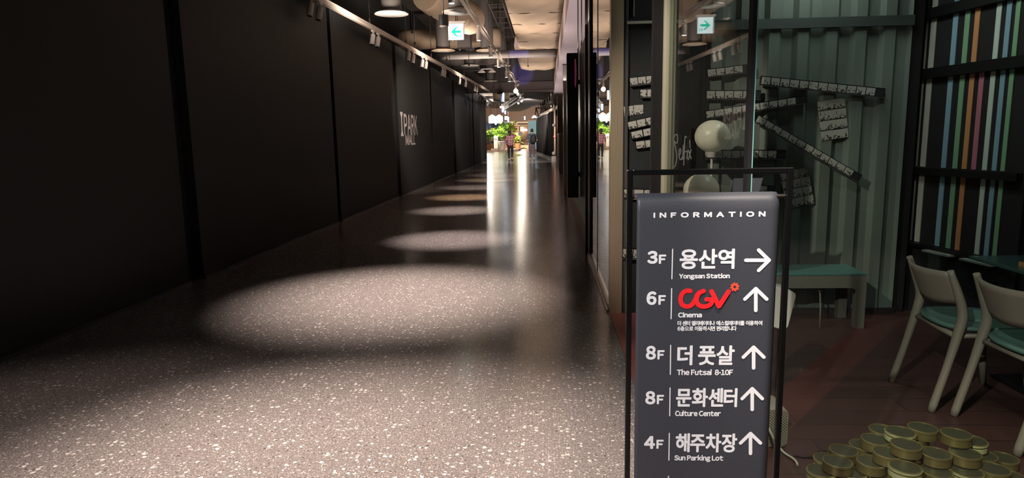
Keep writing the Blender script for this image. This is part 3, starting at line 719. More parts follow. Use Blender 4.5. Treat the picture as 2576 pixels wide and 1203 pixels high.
photo_strip('level photo strip behind the globe lamps, lowest full one', (1772, 377), (1977, 377), (1772, 400), 8)
photo_strip('short photo strip partly covered by the top of the directory banner', (1890, 463), (1951, 468), (1889, 487), 2)
photo_strip('two-photo strip with ledge, highest on the dark wall beside the steel column', (1583, 195), (1645, 188), (1584, 217), 3, y=5.03, end=False)
photo_strip('single photo and ledge just under the highest strip on the dark wall', (1610, 224), (1645, 223), (1609, 246), 2, y=5.03, end=False)
photo_strip('tilted two-photo strip, third group down on the dark wall', (1577.5, 306), (1645, 291), (1582, 328), 3, y=5.03, end=False, shelf=False)
photo_strip('tilted two-photo strip, fourth group down on the dark wall', (1585.5, 331), (1645, 318), (1589, 352), 2, y=5.03, end=False, shelf=False)
photo_strip('short photo strip, lowest of the tilted cluster on the dark wall', (1598, 355), (1645, 349), (1601, 376), 2, y=5.03, end=False, shelf=False)
photo_strip('level photo strip behind the top left corner of the stand', (1569, 474), (1645, 476), (1568, 497), 3, y=5.03, end=False)
photo_strip('photo strip seen between stand frame and banner beside the third-floor row', (1567, 623), (1645, 628), (1566, 650), 3, y=5.03, end=False)
pm = tile(.068, .068, .004); pm.materials.append(M['photo'])
def photo_print(px, py, ang, label, group, y, sc=1.0):
    o = bpy.data.objects.new('photo_print', pm); COL.objects.link(o); o.location = aty(px, py, y); o.rotation_euler = (0, -ang, 0); o.scale = (sc, 1, sc)
    o['label'] = label; o['category'] = 'photo'; o['group'] = group
photo_print(1582, 279.5, .12, 'small photo print on the dark wall, left of the loose pair', 'loose pair of photos', 5.052, 1.06)
photo_print(1606.5, 276, .04, 'small photo print on the dark wall, right of the loose pair', 'loose pair of photos', 5.052, 1.02)
def photo_grid(TL, TR, BL, label, group, y, nc=3, nr=4):
    a, b, c = Vector(TL), Vector(TR), Vector(BL)
    ang = -math.atan2(b.y - a.y, b.x - a.x)
    for r in range(nr):
        for k in range(nc):
            p = a + (b - a) * ((k + .5) / nc) + (c - a) * ((r + .5) / nr)
            photo_print(p.x, p.y, ang, 'photo print, %s row, %s column, %s' % (('top', 'second', 'third', 'bottom')[r], ('left', 'middle', 'right')[k], label), group, y, .97)
photo_grid((2056, 255), (2124, 245), (2066, 356), 'grid under the long strip', 'grid of photos under the long strip', 5.018)
photo_grid((1960, 434), (2031, 420), (1978, 526), 'grid behind the banner corner', 'grid of photos behind the banner corner', 5.018)
sg = thing('script_sign', 'thin white cursive lettering low on the shop wall beside the mullion', 'lettering', (.98, 5.0, 1.2))
def on_back(u, v, l): return Vector((u - .98, -l - .004, v - 1.2))
z3 = lambda x, y: (lambda p: (p.x, p.z))(aty(1540 + x / 2.407, y / 2.407, 5.0))
mb = MB()
strokes_mb(mb, [[Vector(q) for q in smooth2([z3(*p) for p in l])] for l in (
    [(346, 858), (362, 840), (388, 868), (396, 845), (392, 815), (378, 822), (372, 850), (385, 905), (390, 960), (380, 1005), (366, 1008), (362, 985)],
    [(402, 945), (414, 925), (412, 900), (404, 915), (404, 950), (414, 968), (424, 950)], [(430, 880), (426, 965)],
    [(448, 832), (440, 830), (436, 900), (432, 1000)], [(430, 925), (450, 915)], [(454, 915), (452, 962)], [(460, 910), (476, 960)], [(476, 905), (460, 968)], [(468, 850), (470, 895)])], .008, on_back)
part('script', mb, M['script_white'], sg); part('backing_board', MB().box(-.10, .10, -.002, .02, -.06, .26), M['interior_dark'], sg)
# ------------------------------------------------------------------ globe lamps
def globe_lamp(label, p, r):
    t = thing('globe_lamp', label, 'lamp', (p.x, p.y, .003), 0, 'opal globe lamps')
    H = p.z - .003
    part('base', MB().lathe([(.001, 0), (.11, 0), (.11, .012), (.1, .02), (.015, .03), (.001, .03)]), M['white_metal'], t)
    part('pole', MB().cyl((0, 0, .02), (0, 0, H - r * .93), .008, 12), M['white_metal'], t)
    part('collar', MB().lathe([(.001, H - r - .025), (.03, H - r - .025), (.045, H - r + .012), (.001, H - r + .012)]), M['white_metal'], t)
    part('globe', MB().sphere((0, 0, H), r, 32, .93), M['globe'], t)
globe_lamp('taller opal globe lamp on a thin pole behind the shop glass', aty(1792, 343, 4.70), .121)
globe_lamp('lower opal globe lamp half hidden by the top of the banner', aty(1764, 478, 4.42), .117)
po = aty(1868, 470, 4.38)
sheet = thing('paper_notice', 'pale paper notice leaning behind the stand frame on a clear holder', 'notice', (po.x, po.y, .003))
part('sheet', MB().prism([(-.12, .80), (.06, .80), (.13, 1.10), (-.06, 1.10)], -.002, .002, 1), mat('paper_grey', srgb(150, 150, 165), .6, noise=.1), sheet)
part('holder', MB().box(-.01, .01, .003, .02, .0, .86).box(-.1, .1, -.08, .1, 0, .012), M['skirting'], sheet)

# ------------------------------------------------------------------ teal bench
bx, by, BH = 2.24, 4.60, .402
bench = thing('bench', 'low bench with teal top and grey legs in front of the shop back wall', 'bench', (1.72, 4.79, .003))
TX0, TX1, TY0, TY1 = -.36, .525, -.17, .17
part('top', MB().box(TX0, TX1, TY0, TY1, BH - .016, BH), M['bench_top'], bench, bevel=.003)
out = [(TX0, 0), (TX0 + .055, 0), (TX0 + .055, BH - .125), (TX0 + .075, BH - .098)]
def portal(xa, xb, y0, y1):
    r = .03; w = .062; top = BH - .018; und = BH - .105
    pts = [(xa, 0), (xa + w, 0), (xa + w, und - r), (xa + w + r * .3, und - r * .3), (xa + w + r, und), (xb - w - r, und), (xb - w - r * .3, und - r * .3), (xb - w, und - r), (xb - w, 0), (xb, 0), (xb, top), (xa, top)]
    return MB().prism(pts, y0, y1, 1)
def leg_(x0, x1, y0, y1): return MB().box(x0, x1, y0, y1, 0, BH - .105)
part('apron', MB().box(TX0, TX1, TY0, TY0 + .04, BH - .105, BH - .017).box(TX0, TX1, TY1 - .04, TY1, BH - .105, BH - .017).box(TX0 + .001, TX0 + .04, TY0 + .04, TY1 - .04, BH - .105, BH - .017).box(TX1 - .04, TX1 - .001, TY0 + .04, TY1 - .04, BH - .105, BH - .017), M['bench_leg'], bench)
for x0, x1 in ((TX0, TX0 + .062), (TX1 - .062, TX1)):
    for y0, y1 in ((TY0, TY0 + .06), (TY1 - .06, TY1)):
        sx = 1 if x0 < 0 else -1; xi = x1 if x0 < 0 else x0
        lg = leg_(x0, x1, y0, y1)
        lg.prism([(xi, BH - .105), (xi, BH - .15), (xi + sx * .012, BH - .118), (xi + sx * .045, BH - .105)], y0, y1, 1)
        part('leg', lg, M['bench_leg'], bench)
q = [atz(2062, 827, .006), aty(2064, 780, 4.62), aty(2063, 740, 4.66), aty(2058, 715, 4.7)]
solo('loose_cable', MB().tube([q[0], q[1], q[2], q[3], q[3] + Vector((-.02, 0, .03))], .006, 8), M['bench_leg'], 'thin grey cable hanging down in front of the teal bench', 'cable')

# ------------------------------------------------------------------ chairs (beige frame, teal seat), facing right
def chair_mesh(t):
    hw = .192
    def post(sgn):
        pts = smooth2([(0, 0), (.052, .20), (.098, .40), (.113, .50), (.085, .60), (.04, .715)], 4)
        p3 = [(p.x, sgn * (hw + .012 - .01 * (p.y / .7)), p.y) for p in pts]
        rs = [.021 + .006 * max(0, 1 - abs(p.y - .47) / .22) - .004 * max(0, (p.y - .62) / .1) for p in pts]
        return MB().tube(p3, .02, 12, True, rs, flat=.85)
    for sg in (1, -1): part('rear_leg', post(sg), M['chair_wood'], t)
    for sg in (1, -1):
        part('front_leg', MB().tube([(.475, sg * (hw - .005), 0), (.45, sg * (hw - .012), .2), (.425, sg * (hw - .02), .395)], .02, 12, True, [.016, .02, .022]), M['chair_wood'], t)
    part('seat_rail', MB().tube([(.098, -hw, .385), (.098, hw, .385)], .014, 8).tube([(.425, -hw + .02, .385), (.425, hw - .02, .385)], .014, 8).tube([(.098, -hw + .01, .385), (.425, -hw + .03, .385)], .012, 8).tube([(.098, hw - .01, .385), (.425, hw - .03, .385)], .012, 8), M['chair_wood'], t)
    # curved back panel
    rows = []; n = 14
    for zi in range(7):
        v = zi / 6; row = []
        for i in range(n + 1):
            u = i / n * 2 - 1
            sag = (1 - u * u)
            x = .108 - .068 * v - .055 * sag
            z = .555 + .152 * v - .028 * sag * (1 - v) - .006 * sag * v
            row.append((x, u * (hw - .005), z))
        rows.append(row)
    vs = [p for r in rows for p in r]; fs = [(j * (n + 1) + i, j * (n + 1) + i + 1, (j + 1) * (n + 1) + i + 1, (j + 1) * (n + 1) + i) for j in range(6) for i in range(n)]
    b = part('backrest', MB().add(vs, fs, True), M['chair_wood'], t); so = b.modifiers.new('thickness', 'SOLIDIFY'); so.thickness = .014; so.offset = 0
    # dished seat, rounded outline
    rings = []
    K = 36
    for f in (1.0, .8, .55, .28, .01):
        rg = []
        for k in range(K):
            a = 2 * pi * k / K
            e = 3.0
            cx = math.copysign(abs(cos(a)) ** (2 / e), cos(a)); sy = math.copysign(abs(sin(a)) ** (2 / e), sin(a))
            x = .285 + .215 * cx * f; y = (.208 - .015 * cx) * sy * f
            z = .418 - .016 * (1 - f ** 2) + .010 * (abs(y) / .23) ** 2 - (.022 * max(0, cx * f - .75) / .25 if f > .7 else 0)
            rg.append((x, y, z))
        rings.append(rg)
    b = part('seat', MB().rings(rings, False), M['chair_seat'], t); so = b.modifiers.new('thickness', 'SOLIDIFY'); so.thickness = .016; so.offset = 0
c1 = thing('chair', 'beige chair with teal seat, left one of the two, nearer the back wall', 'chair', (1.915, 3.40, .003), R(-2), 'beige chairs at the shop table')
chair_mesh(c1)
copy_tree(c1, (2.0, 2.945, .003), 'beige chair with teal seat, right one of the two, nearer the tins', rz=R(3))

# ------------------------------------------------------------------ table, holder, orange block at the right edge
tb = thing('table', 'dark teal table at the right edge behind the beige chairs', 'table', (2.66, 3.32, .003))
part('tabletop', MB().box(-.21, .34, -.72, .55, .645, .665), mat('table_teal_dark', srgb(60, 86, 84), .25, noise=.1), tb, bevel=.004)
part('pedestal', MB().box(-.06, .2, -.2, .25, .02, .645), mat('pedestal_teal', srgb(64, 92, 84), .5, noise=.1), tb)
part('base_plate', MB().box(-.16, .3, -.3, .35, 0, .02), M['black'], tb)
ob = thing('acrylic_case', 'clear acrylic case with an orange wooden base on the teal table', 'case', (2.60, 3.52, .668))
def clear_case(t, w, d, h, z0):
    mb = MB(); e = .004
    mb.box(-w, w, -d, -d + e, z0, h).box(-w, w, d - e, d, z0, h).box(-w, -w + e, -d + e, d - e, z0, h).box(w - e, w, -d + e, d - e, z0, h)
    part('clear_walls', mb, M['acrylic'], t)
part('orange_base', MB().box(-.08, .08, -.05, .05, 0, .022), M['orange_wood'], ob, 'orange wooden base')
clear_case(ob, .075, .045, .05, .023)

# ------------------------------------------------------------------ rack of coloured strips on the right shop wall
WD = Vector((-WN.y, 1, 0)).normalized(); WNn = Vector((-1, -.176, 0)).normalized()
rk = thing('strip_rack', 'dark wall rack of tall blue, green, orange, pink and white strips', 'rack', (wx(4.6), 4.6, .003))
def wall_box(mb, ya, yb, z0, z1, n0, n1):
    a, b = Vector((wx(ya) - wx(4.6), ya - 4.6, 0)), Vector((wx(yb) - wx(4.6), yb - 4.6, 0))
    vs = [p + WNn * n + Vector((0, 0, z)) for z in (z0, z1) for p in (a, b) for n in (n0, n1)]
    return mb.add(vs, [(0, 1, 3, 2), (4, 6, 7, 5), (0, 4, 5, 1), (2, 3, 7, 6), (0, 2, 6, 4), (1, 5, 7, 3)])
part('back_board', wall_box(MB(), 5.24, 4.22, 0, 3.0, -.028, .0), M['interior_dark'], rk)
for z0, z1 in ((1.765, 1.835), (1.065, 1.115), (2.19, 2.26), (.52, .545)):
    part('rail', wall_box(MB(), 5.15, 4.24, z0, z1, .0, .045), M['black'], rk)
STR = [(2316, 3, 'grey', 2), (2332, 13, 'grey', 2), (2385, 12, 'blue', 1), (2414, 12, 'green', 1), (2438, 12, 'orange', 1), (2490, 12, 'white', 1), (2514.6, 12, 'blue', 1), (2536.5, 11, 'green', 1)]
TIERS = [(.548, 1.062), (1.118, 1.762), (1.838, 2.187), (2.263, 2.9)]
for px, w, c, kk in STR:
    pa, pb = atplane(px - w / 2, 300, WN, WC), atplane(px + w / 2, 300, WN, WC)
    for z0, z1 in TIERS:
        part('colour_strip', wall_box(MB(), pa.y, pb.y, z0 + .002, z1, .002, .007), M['str_' + c], rk, c + ' strip')
pa, pb = atplane(2456, 300, WN, WC), atplane(2468, 300, WN, WC)
part('colour_strip', wall_box(MB(), pa.y, pb.y, 1.12, 1.762, .002, .007), M['str_pink'], rk, 'pink strip')
spot('rack_fill_light', (1.75, 3.6, 2.85), (2.9, 4.6, 1.4), 26, 55, .5, (.95, 1, .95))  # unseen spot added to brighten the coloured strips
for i, (pxa, pxb, lab) in enumerate(((2346, 2413, 'clear acrylic holder under the blue, green and orange strips'), (2444, 2524, 'clear acrylic holder under the white, blue and green strips'))):
    pa, pb = atplane(pxa, 640, WN, WC), atplane(pxb, 640, WN, WC)
    h = thing('acrylic_holder', lab, 'holder', (wx((pa.y + pb.y) / 2), (pa.y + pb.y) / 2, .30), 0, 'acrylic holders under the rack')
    mb = MB(); o0 = Vector((wx(4.6), 4.6, 0)) - Vector((wx((pa.y + pb.y) / 2), (pa.y + pb.y) / 2, 0))
    def wb2(z0, z1, n0, n1, ya=pa.y, yb=pb.y):
        q = MB(); wall_box(q, ya, yb, z0, z1, n0, n1); q.v = [tuple(Vector(v) + o0) for v in q.v]; return q
    part('front_sheet', wb2(.0, .235, .094, .098), M['acrylic'], h); part('base_sheet', wb2(.0, .006, .006, .094), M['acrylic'], h)
    part('lip', wb2(.21, .222, .0005, .092), M['str_grey'], h)

# ------------------------------------------------------------------ pile of round tins
TR, TH = .0555, .042
def tin_proto(band):
    t = thing('round_tin', 'tin', 'tin', (0, 0, 0), 0, 'pile of round tins')
    part('can_body', MB().lathe([(.001, 0), (TR - .003, 0), (TR, .002), (TR, TH - .011), (TR - .0012, TH - .0105), (.001, TH - .0105)], n=36), M['tin'], t)
    part('can_lid', MB().lathe([(.001, TH - .0035), (TR - .0035, TH - .0035), (TR - .003, TH - .0004), (TR - .001, TH), (TR + .0010, TH - .001), (TR + .0012, TH - .0025), (TR + .0012, TH - .0100), (.001, TH - .0100)], n=36), M['tin'], t)
    part('lid_disc', MB().lathe([(.001, TH - .0036), (TR - .0045, TH - .0036), (TR - .0045, TH - .0026), (.001, TH - .0020)], n=36), M['tin_lid'], t, 'dull grey lid disc')
    if band:
        part('cream_band', MB().lathe([(TR + .0002, .006), (TR + .0012, .006), (TR + .0012, TH - .0165), (TR + .0002, TH - .0165)], n=36, cap=False), M['tin_band'], t, 'cream paper band')
        part('cream_lid_band', MB().lathe([(TR + .0013, TH - .0098), (TR + .0022, TH - .0098), (TR + .0022, TH - .0030), (TR + .0013, TH - .0030)], n=36, cap=False), M['tin_band'], t, 'cream band round the lid')
    return t
PLAIN, BAND = tin_proto(False), tin_proto(True)
used = set()
# (photo x, photo y of the lid centre, layer counted from the floor, banded)
TINS = [
    (2265, 1084, 4, 1), (2333, 1076, 4, 0), (2394, 1087, 4, 0), (2280, 1116, 4, 0),
    (2222, 1079, 3, 0), (2300, 1096, 3, 0), (2206, 1106, 3, 0), (2445, 1106, 3, 1), (2358, 1138, 3, 0), (2425, 1138, 3, 0), (2237, 1138, 3, 0), (2272, 1168, 3, 1),
    (2166, 1120, 2, 0), (2134, 1134, 2, 0), (2110, 1156, 2, 0), (2186, 1156, 2, 0), (2495, 1172, 2, 0), (2358, 1183, 2, 0), (2430, 1183, 2, 1), (2474, 1148, 2, 0),
    (2524, 1150, 1, 0), (2083, 1154, 1, 1), (2076, 1181, 1, 1), (2143, 1186, 1, 1), (2215, 1199, 1, 0), (2540, 1196, 1, 0),
]
placed = []
for px, py, ly, bd in TINS:
    p = atz(px, py, .004 + ly * (TH + .001))
    placed.append([p.x, p.y, ly, bd])
# relax: tins of one layer may touch, not overlap
for it in range(300):
    for i in range(len(placed)):
        for j in range(i):
            a, b = placed[i], placed[j]
            if a[2] != b[2]: continue
            dx, dy = a[0] - b[0], a[1] - b[1]; d = sqrt(dx * dx + dy * dy) or 1e-4
            if d < 2 * TR + .004:
                e = (2 * TR + .004 - d) / 2 / d; a[0] += dx * e; a[1] += dy * e; b[0] -= dx * e; b[1] -= dy * e
# carrying tins under the upper layers
cen = (sum(p[0] for p in placed if p[2] == 4) / 4, sum(p[1] for p in placed if p[2] == 4) / 4)
def free(x, y, ly, gap=2 * TR + .003): return all(q[2] != ly or (q[0] - x) ** 2 + (q[1] - y) ** 2 > gap ** 2 for q in placed)
for ly in (3, 2, 1):
    tops = [q for q in placed if q[2] == ly + 1]
    for q in list(tops):
        for rad in (0, .05, .09):
            ok = False
            for k in range(12):
                x, y = q[0] + rad * cos(k * pi / 6), q[1] + rad * sin(k * pi / 6)
                if x < gx(y) + TR + .03: continue
                if free(x, y, ly): placed.append([x, y, ly, 0]); ok = True; break
            if ok: break
LAY = ['', 'bottom', 'second', 'third', 'top']
for ly in (1, 2, 3, 4):
    row = sorted([p for p in placed if p[2] == ly], key=lambda p: p[0] / p[1])
    for k, (x, y, l_, bd) in enumerate(row):
        src = BAND if bd else PLAIN
        lab = '%s round tin in the %s layer of the pile, %s from left' % ('cream-banded' if bd else 'plain gold-toned', LAY[ly], ORD[k] if k < 20 else ORD[19])
        if src not in used:
            used.add(src); src.location = (x, y, .0035 + (ly - 1) * (TH + .001)); src['label'] = lab; src.rotation_euler = (0, 0, k * 1.3)
        else: copy_tree(src, (x, y, .0035 + (ly - 1) * (TH + .001)), lab, rz=k * 1.3)

# ------------------------------------------------------------------ perforated silver box, white tilted screen, cables
tw = thing('silver_tower', 'silver perforated computer tower on the shop floor behind the stand', 'computer', (1.0, 2.90, .003), R(0))
TZ = .235
pa, pb = aty(1943, 1036, 2.80), aty(1997, 1034, 2.80)
wv = .062
def rrect(w, h, r, n=6):
    pts = []
    for cx, cy, a0 in ((w - r, h - r, 0), (-w + r, h - r, 90), (-w + r, r, 180), (w - r, r, 270)):
        pts += [(cx + r * cos(R(a0 + 90 * k / n)), cy + r * sin(R(a0 + 90 * k / n))) for k in range(n + 1)]
    return pts
TZ = pb.z + .004
part('shell', MB().prism(rrect(wv, TZ, .026), -.10, .06, 1), M['silver'], tw, bevel=.002)
part('front_grille', MB().prism([(x * .88, y * .97 + .004) for x, y in rrect(wv, TZ, .024)], -.1045, -.1005, 1), M['perforated'], tw, 'perforated front')
solo('white_cable', MB().tube([(.972 + .075 * sin(k * .13), 2.79 - .011 * k, .011 + .09 * max(0, 1 - k / 7) ** 2) for k in range(16)], .005, 8), M['cable_white'], 'white cable curling down in front of the silver tower', 'cable')
w_ = thing('tilted_screen', 'white-edged tilted screen on a post, mostly hidden behind the directory banner', 'screen', (1.09, 3.20, .003))
e = [aty(px, py, 3.15) - Vector((1.09, 0, .003)) for px, py in ((1985, 735), (2003, 746), (1980, 822))]
part('screen_body', MB().prism([(e[1].x, e[1].z), (e[1].x - .004, e[1].z + .014), (e[0].x, e[0].z + .012), (e[0].x - .07, e[0].z + .03), (-.05, .47), (e[2].x - .01, e[2].z - .02), (e[2].x + .006, e[2].z)], -.05, .06, 1), M['pot_white'], w_, bevel=.004)
part('screen_post', MB().box(-.05, -.02, -.01, .02, .01, .5), M['white_metal'], w_); part('screen_base', MB().box(-.08, .04, -.08, .1, 0, .012), M['white_metal'], w_)
pl = [atz(1998, 1147, .008), atz(2025, 1151, .008), atz(2052, 1152, .008)]
ca = thing('power_cable', 'black power cable with a plug lying left of the tins', 'cable', (pl[2].x, pl[2].y, .004))
part('wire', MB().tube([p - Vector((pl[2].x, pl[2].y, .003)) for p in pl], .0045, 8), M['cable_black'], ca)
part('plug', MB().tube([(0, 0, .012), (.025, .01, .016), (.05, .02, .016)], .015, 10, True, [.008, .015, .012]), M['cable_black'], ca)
# ------------------------------------------------------------------ ceiling: rails, lamps, ducts
def rx(y): return -3.43 + .038 * (y - 10)
def rail_thing(name, label, y0, y1, xf, z, w, h):
    t = thing(name, label, 'lighting rail', (xf(y0), y0, z))
    o = Vector((xf(y0), y0, 0)); d = Vector((xf(y1), y1, 0)) - o; n = Vector((d.y, -d.x, 0)).normalized()
    def bar(n0, n1, z0, z1):
        vs = [p + n * q + Vector((0, 0, zz)) for zz in (z0, z1) for p in (Vector(), d) for q in (n0, n1)]
        return MB().add(vs, [(0, 1, 3, 2), (4, 6, 7, 5), (0, 4, 5, 1), (2, 3, 7, 6), (0, 2, 6, 4), (1, 5, 7, 3)])
    return t, bar, d, n
t, bar, d, n = rail_thing('lighting_rail', 'long beige lighting rail running along the top of the black hoarding', 6.0, 30.7, rx, 3.5, .1, .1)
part('channel', bar(-.05, .05, 0, .055), M['rail'], t)
part('lower_flange', bar(.02, .075, -.05, 0), M['rail'], t); part('groove', bar(-.03, .019, -.03, -.0005), M['neck'], t)
part('cable_tray', bar(-.045, -.03, .0555, .09), M['rail'], t)
for k in range(9):
    y = 1.2 + k * 2.75; f = y / 24.7
    part('hanger', MB().cyl(d * f + Vector((0, 0, .05)), d * f + Vector((0, 0, 2.1)), .007, 6).cbox(d * f + Vector((0, 0, .12)), (.03, .03, .10)), M['rod'], t)
def track_head(name, label, loc, tilt, lit, group, L=.19, r=.042):
    t = thing(name, label, 'spotlight', loc, 0, group)
    part('adapter', MB().box(-.02, .02, -.07, .07, -.03, 0), M['white_metal'], t)
    part('knuckle', MB().cyl((0, 0, -.03), (0, 0, -.075), .016, 12), M['white_metal'], t)
    dv = Vector(tilt).normalized(); b = Vector((0, 0, -.07)); e = b + dv * L
    part('lamp_body', MB().tube([b, b + dv * .008, e - dv * .004, e], r, 22, True, [r * .86, r, r, r * .96]), M['white_metal'], t)
    part('lens', MB().tube([e + dv * .0004, e + dv * .003], r * .82, 22), M[lit], t)
    if lit == 'lens_hot': part('glowing_bulb', MB().sphere(e + dv * .05, .085, 16), M['lens_hot'], t)
    return t
PAIRS = [((781, -6), (803, 6)), ((931, 77), (945, 84)), ((1024, 125), (1033, 131)), ((1056, 143), (1066, 148)), ((1104, 170), (1110, 173)), ((1143, 193), (1161, 201)), ((1184, 213), (1192, 216))]
for k, pr in enumerate(PAIRS):
    for j, (px, py) in enumerate(pr):
        y = atz(px, py, 3.45).y
        track_head('track_spotlight', 'white spotlight on the hoarding rail, %s one of the %s pair away' % (('nearer', 'farther')[j], ORD[k]),
                   (rx(y) + .048, y, 3.449), (-.12, -.25, -1), 'lens_off', 'spotlights on the hoarding rail', .20, .047)
# the next rail beyond the beam
t2 = thing('lighting_rail', 'short rail of pale spotlights beyond the cross beam', 'lighting rail', (-3.2, 33.0, 3.42))
part('channel', MB().box(-.05, .05, -1.6, 5.4, -.002, .06), M['rail'], t2)
part('hanger', MB().cyl((0, 0, .05), (0, 0, 2.1), .008, 6), M['rod'], t2)
for k in range(4):
    track_head('track_spotlight', 'pale spotlight on the short rail beyond the cross beam, %s from the camera' % ORD[k], (-3.2, 32.2 + k * 1.5, 3.4205), (-.3, -.3, -1), 'lens_off', 'spotlights beyond the beam', .26, .06)

def tx(y): return -1.25 + .0065 * (y - 10)
t, bar, d, n = rail_thing('ceiling_track', 'pale ceiling track down the middle of the corridor', 5.5, 27.0, tx, 3.42, .04, .04)
part('track', bar(-.02, .02, 0, .035), M['rail'], t)
mb = MB(); mb.tube([d * (k / 24) + Vector((.04 + .02 * sin(k * 1.7), 0, .06 + .025 * sin(k * 2.1))) for k in range(25)], .014, 8); part('conduit', mb, M['rail'], t)
for k in range(6):
    f = (k + .6) / 6.2; part('hanger', MB().cyl(d * f + Vector((0, 0, .03)), d * f + Vector((0, 0, 2.17)), .006, 6), M['rod'], t)
for k, h in enumerate(HEADS[4:]):
    lab = 'lit white cylinder downlight on the middle track, %s one away' % ORD[k]
    if k == 6: lab = 'glaring last downlight at the far end of the middle track'
    track_head('track_downlight', lab, (h[0] + .0, h[1], 3.419), (0.02, 0, -1), 'lens_hot' if k == 6 else 'lens', 'downlights on the middle track')

# exit sign
ex = thing('exit_sign', 'glowing white exit sign with a green left arrow hanging over the corridor', 'exit sign', aty(1147, 80, 12.65))
part('case', MB().box(-.15, .15, 0, .06, -.155, .15), M['white_metal'], ex, bevel=.004)
part('lit_face', MB().box(-.142, .142, -.003, -.0002, -.147, .142), M['sign_white'], ex, 'glowing white face')
part('mounting_bar', MB().box(-.175, .175, -.02, .08, .151, .19), M['white_metal'], ex, bevel=.004)
part('green_arrow', MB().prism([(-.09, .0), (.0, .085), (.035, .085), (-.02, .022), (.095, .022), (.095, -.022), (-.02, -.022), (.035, -.085), (.0, -.085)], -.0055, -.0035, 1), M['sign_green'], ex, 'green arrow')
part('door_mark', MB().box(.052, .064, -.0055, -.0035, -.105, -.05).box(.09, .102, -.0055, -.0035, -.105, -.05).box(.066, .088, -.0055, -.0035, -.088, -.078), M['sign_green'], ex)
part('hanging_pole', MB().cyl((.0, .03, .19), (.0, .03, 2.05), .009, 8), M['rod'], ex); part('hanging_pole', MB().cyl((.03, .03, .19), (.03, .03, 2.05), .006, 8), M['rod'], ex)
part('sensor', MB().cyl((-.06, .03, -.18), (-.06, .03, -.155), .02, 12), M['white_metal'], ex)
p = aty(1116, 52, 11.6)
bc = thing('pendant_speaker', 'black cylinder pendant hanging left of the exit sign', 'speaker', p)
part('body', MB().lathe([(.001, -.09), (.085, -.09), (.085, .09), (.001, .09)]), M['black'], bc); part('grille', MB().lathe([(.001, -.105), (.06, -.105), (.078, -.0905), (.001, -.0905)]), M['grey_box'], bc)
part('stem', MB().cyl((0, 0, .09), (0, 0, 5.6 - p.z), .012, 8), M['rod'], bc)

# round air diffusers on thick necks, in two rows
DIF = [(985, 36, 12, .30), (1152, 36, 12, .28), (1115, 128, 18, .315), (1225, 128, 18, .29), (1182, 166, 24, .33), (1272, 166, 24, .3), (1233, 205, 30, .34), (1292, 205, 30, .3)]
for k, (px, py, y, r) in enumerate(DIF):
    p = aty(px, py, y); p.z = max(p.z, 3.6)
    if k == 5: p.x -= .12
    t = thing('air_diffuser', 'round white air diffuser, %s one of the %s row overhead from the camera' % (('left', 'right')[k % 2], ORD[k // 2]), 'air vent', p, 0, 'round air diffusers')
    part('outer_ring', MB().lathe([(r * .74, -.012), (r, .0), (r, .012), (r * .62, .06), (r * .58, .05), (r * .70, .0)]), M['lagging'] if k in (2, 3) else M['white_metal'], t)
    part('centre_disc', MB().lathe([(.001, -.02), (r * .55, -.02), (r * .62, -.005), (r * .5, .01), (.001, .01)]), M['white_metal'], t)
    part('neck', MB().lathe([(.001, .03), (r * .60, .03), (r * .60, 5.6 - p.z), (.001, 5.6 - p.z)]), M['neck'], t)

def lagged(name, label, pts, r, mt, n=18, seg=10, flat=1.0, bulge=.10, seam=True):
    """lagged duct: sagging wrap with taped seams"""
    rnd = random.Random(int(r * 1000 + pts[0][1] * 10)); path = []
    P = [Vector(q) for q in pts]
    for a, b in zip(P, P[1:]):
        for k in range(seg): path.append(a + (b - a) * k / seg)
    path.append(P[-1])
    rs = [r * (1 + bulge * (rnd.random() - .5) + (bulge * .5 if k % 4 else -bulge * .4)) for k in range(len(path))]
    o = solo(name, MB().tube(path, r, n, True, rs, flat=flat), mt, label, 'duct', 'ducts over the corridor'); return o
def lagged_box(name, label, x0, x1, y0, y1, z0, z1, mt, tp, ribs, sag=.10):
    t = thing(name, label, 'duct', ((x0 + x1) / 2, (y0 + y1) / 2, z0), 0, 'ducts over the corridor')
    rnd = random.Random(int(y0 * 10))
    for q in (-.3, .3): part('hanger', MB().cyl((q * (x1 - x0), q * (y1 - y0), z1 - z0), (q * (x1 - x0), q * (y1 - y0), 5.6 - z0), .01, 6), M['rod'], t); nx, ny = 14, ribs * 8
    w, l, h = x1 - x0, y1 - y0, z1 - z0; mb = MB(); rings = []
    for j in range(ny + 1):
        v = j / ny; ph = (v * ribs) % 1; s = sag * (4 * ph * (1 - ph)) ** .6
        ring = []
        for i in range(nx + 1):
            u = i / nx; e = 1 - (2 * u - 1) ** 4
            ring.append((-w / 2 + w * u, -l / 2 + l * v, -s * e * .7 + .018 * sin(13 * u + 9 * v * ribs) * e + rnd.uniform(-.006, .006)))
        ring += [(w / 2 + .02 * sin(v * 60), -l / 2 + l * v, h * .5), (w / 2, -l / 2 + l * v, h), (-w / 2, -l / 2 + l * v, h), (-w / 2 - .03 - .02 * sin(v * 47), -l / 2 + l * v, h * .5)]
        rings.append(ring)
    part('wrap', mb.rings(rings), mt, t)
    for k in range(1, ribs):
        y = -l / 2 + l * k / ribs
        mb = MB(); mb.tube([(-w / 2 + w * i / 10, y + .03 * sin(i * 1.3 + k), -.004 + .006 * sin(i * 2.)) for i in range(11)], .011, 6); part('seam', mb, tp, t)
    return t
lagged_box('lagged_duct', 'wide quilted beige duct under the ceiling beside the lilac bulkhead', -.84, .44, 9.5, 21.6, 4.2, 4.85, M['lagging'], M['tape'], 8)
lagged_box('lagged_duct', 'second beige wrapped duct just before the cross beam', -1.05, .44, 23.2, 28.5, 4.25, 4.8, M['lagging'], M['tape'], 4, .16)
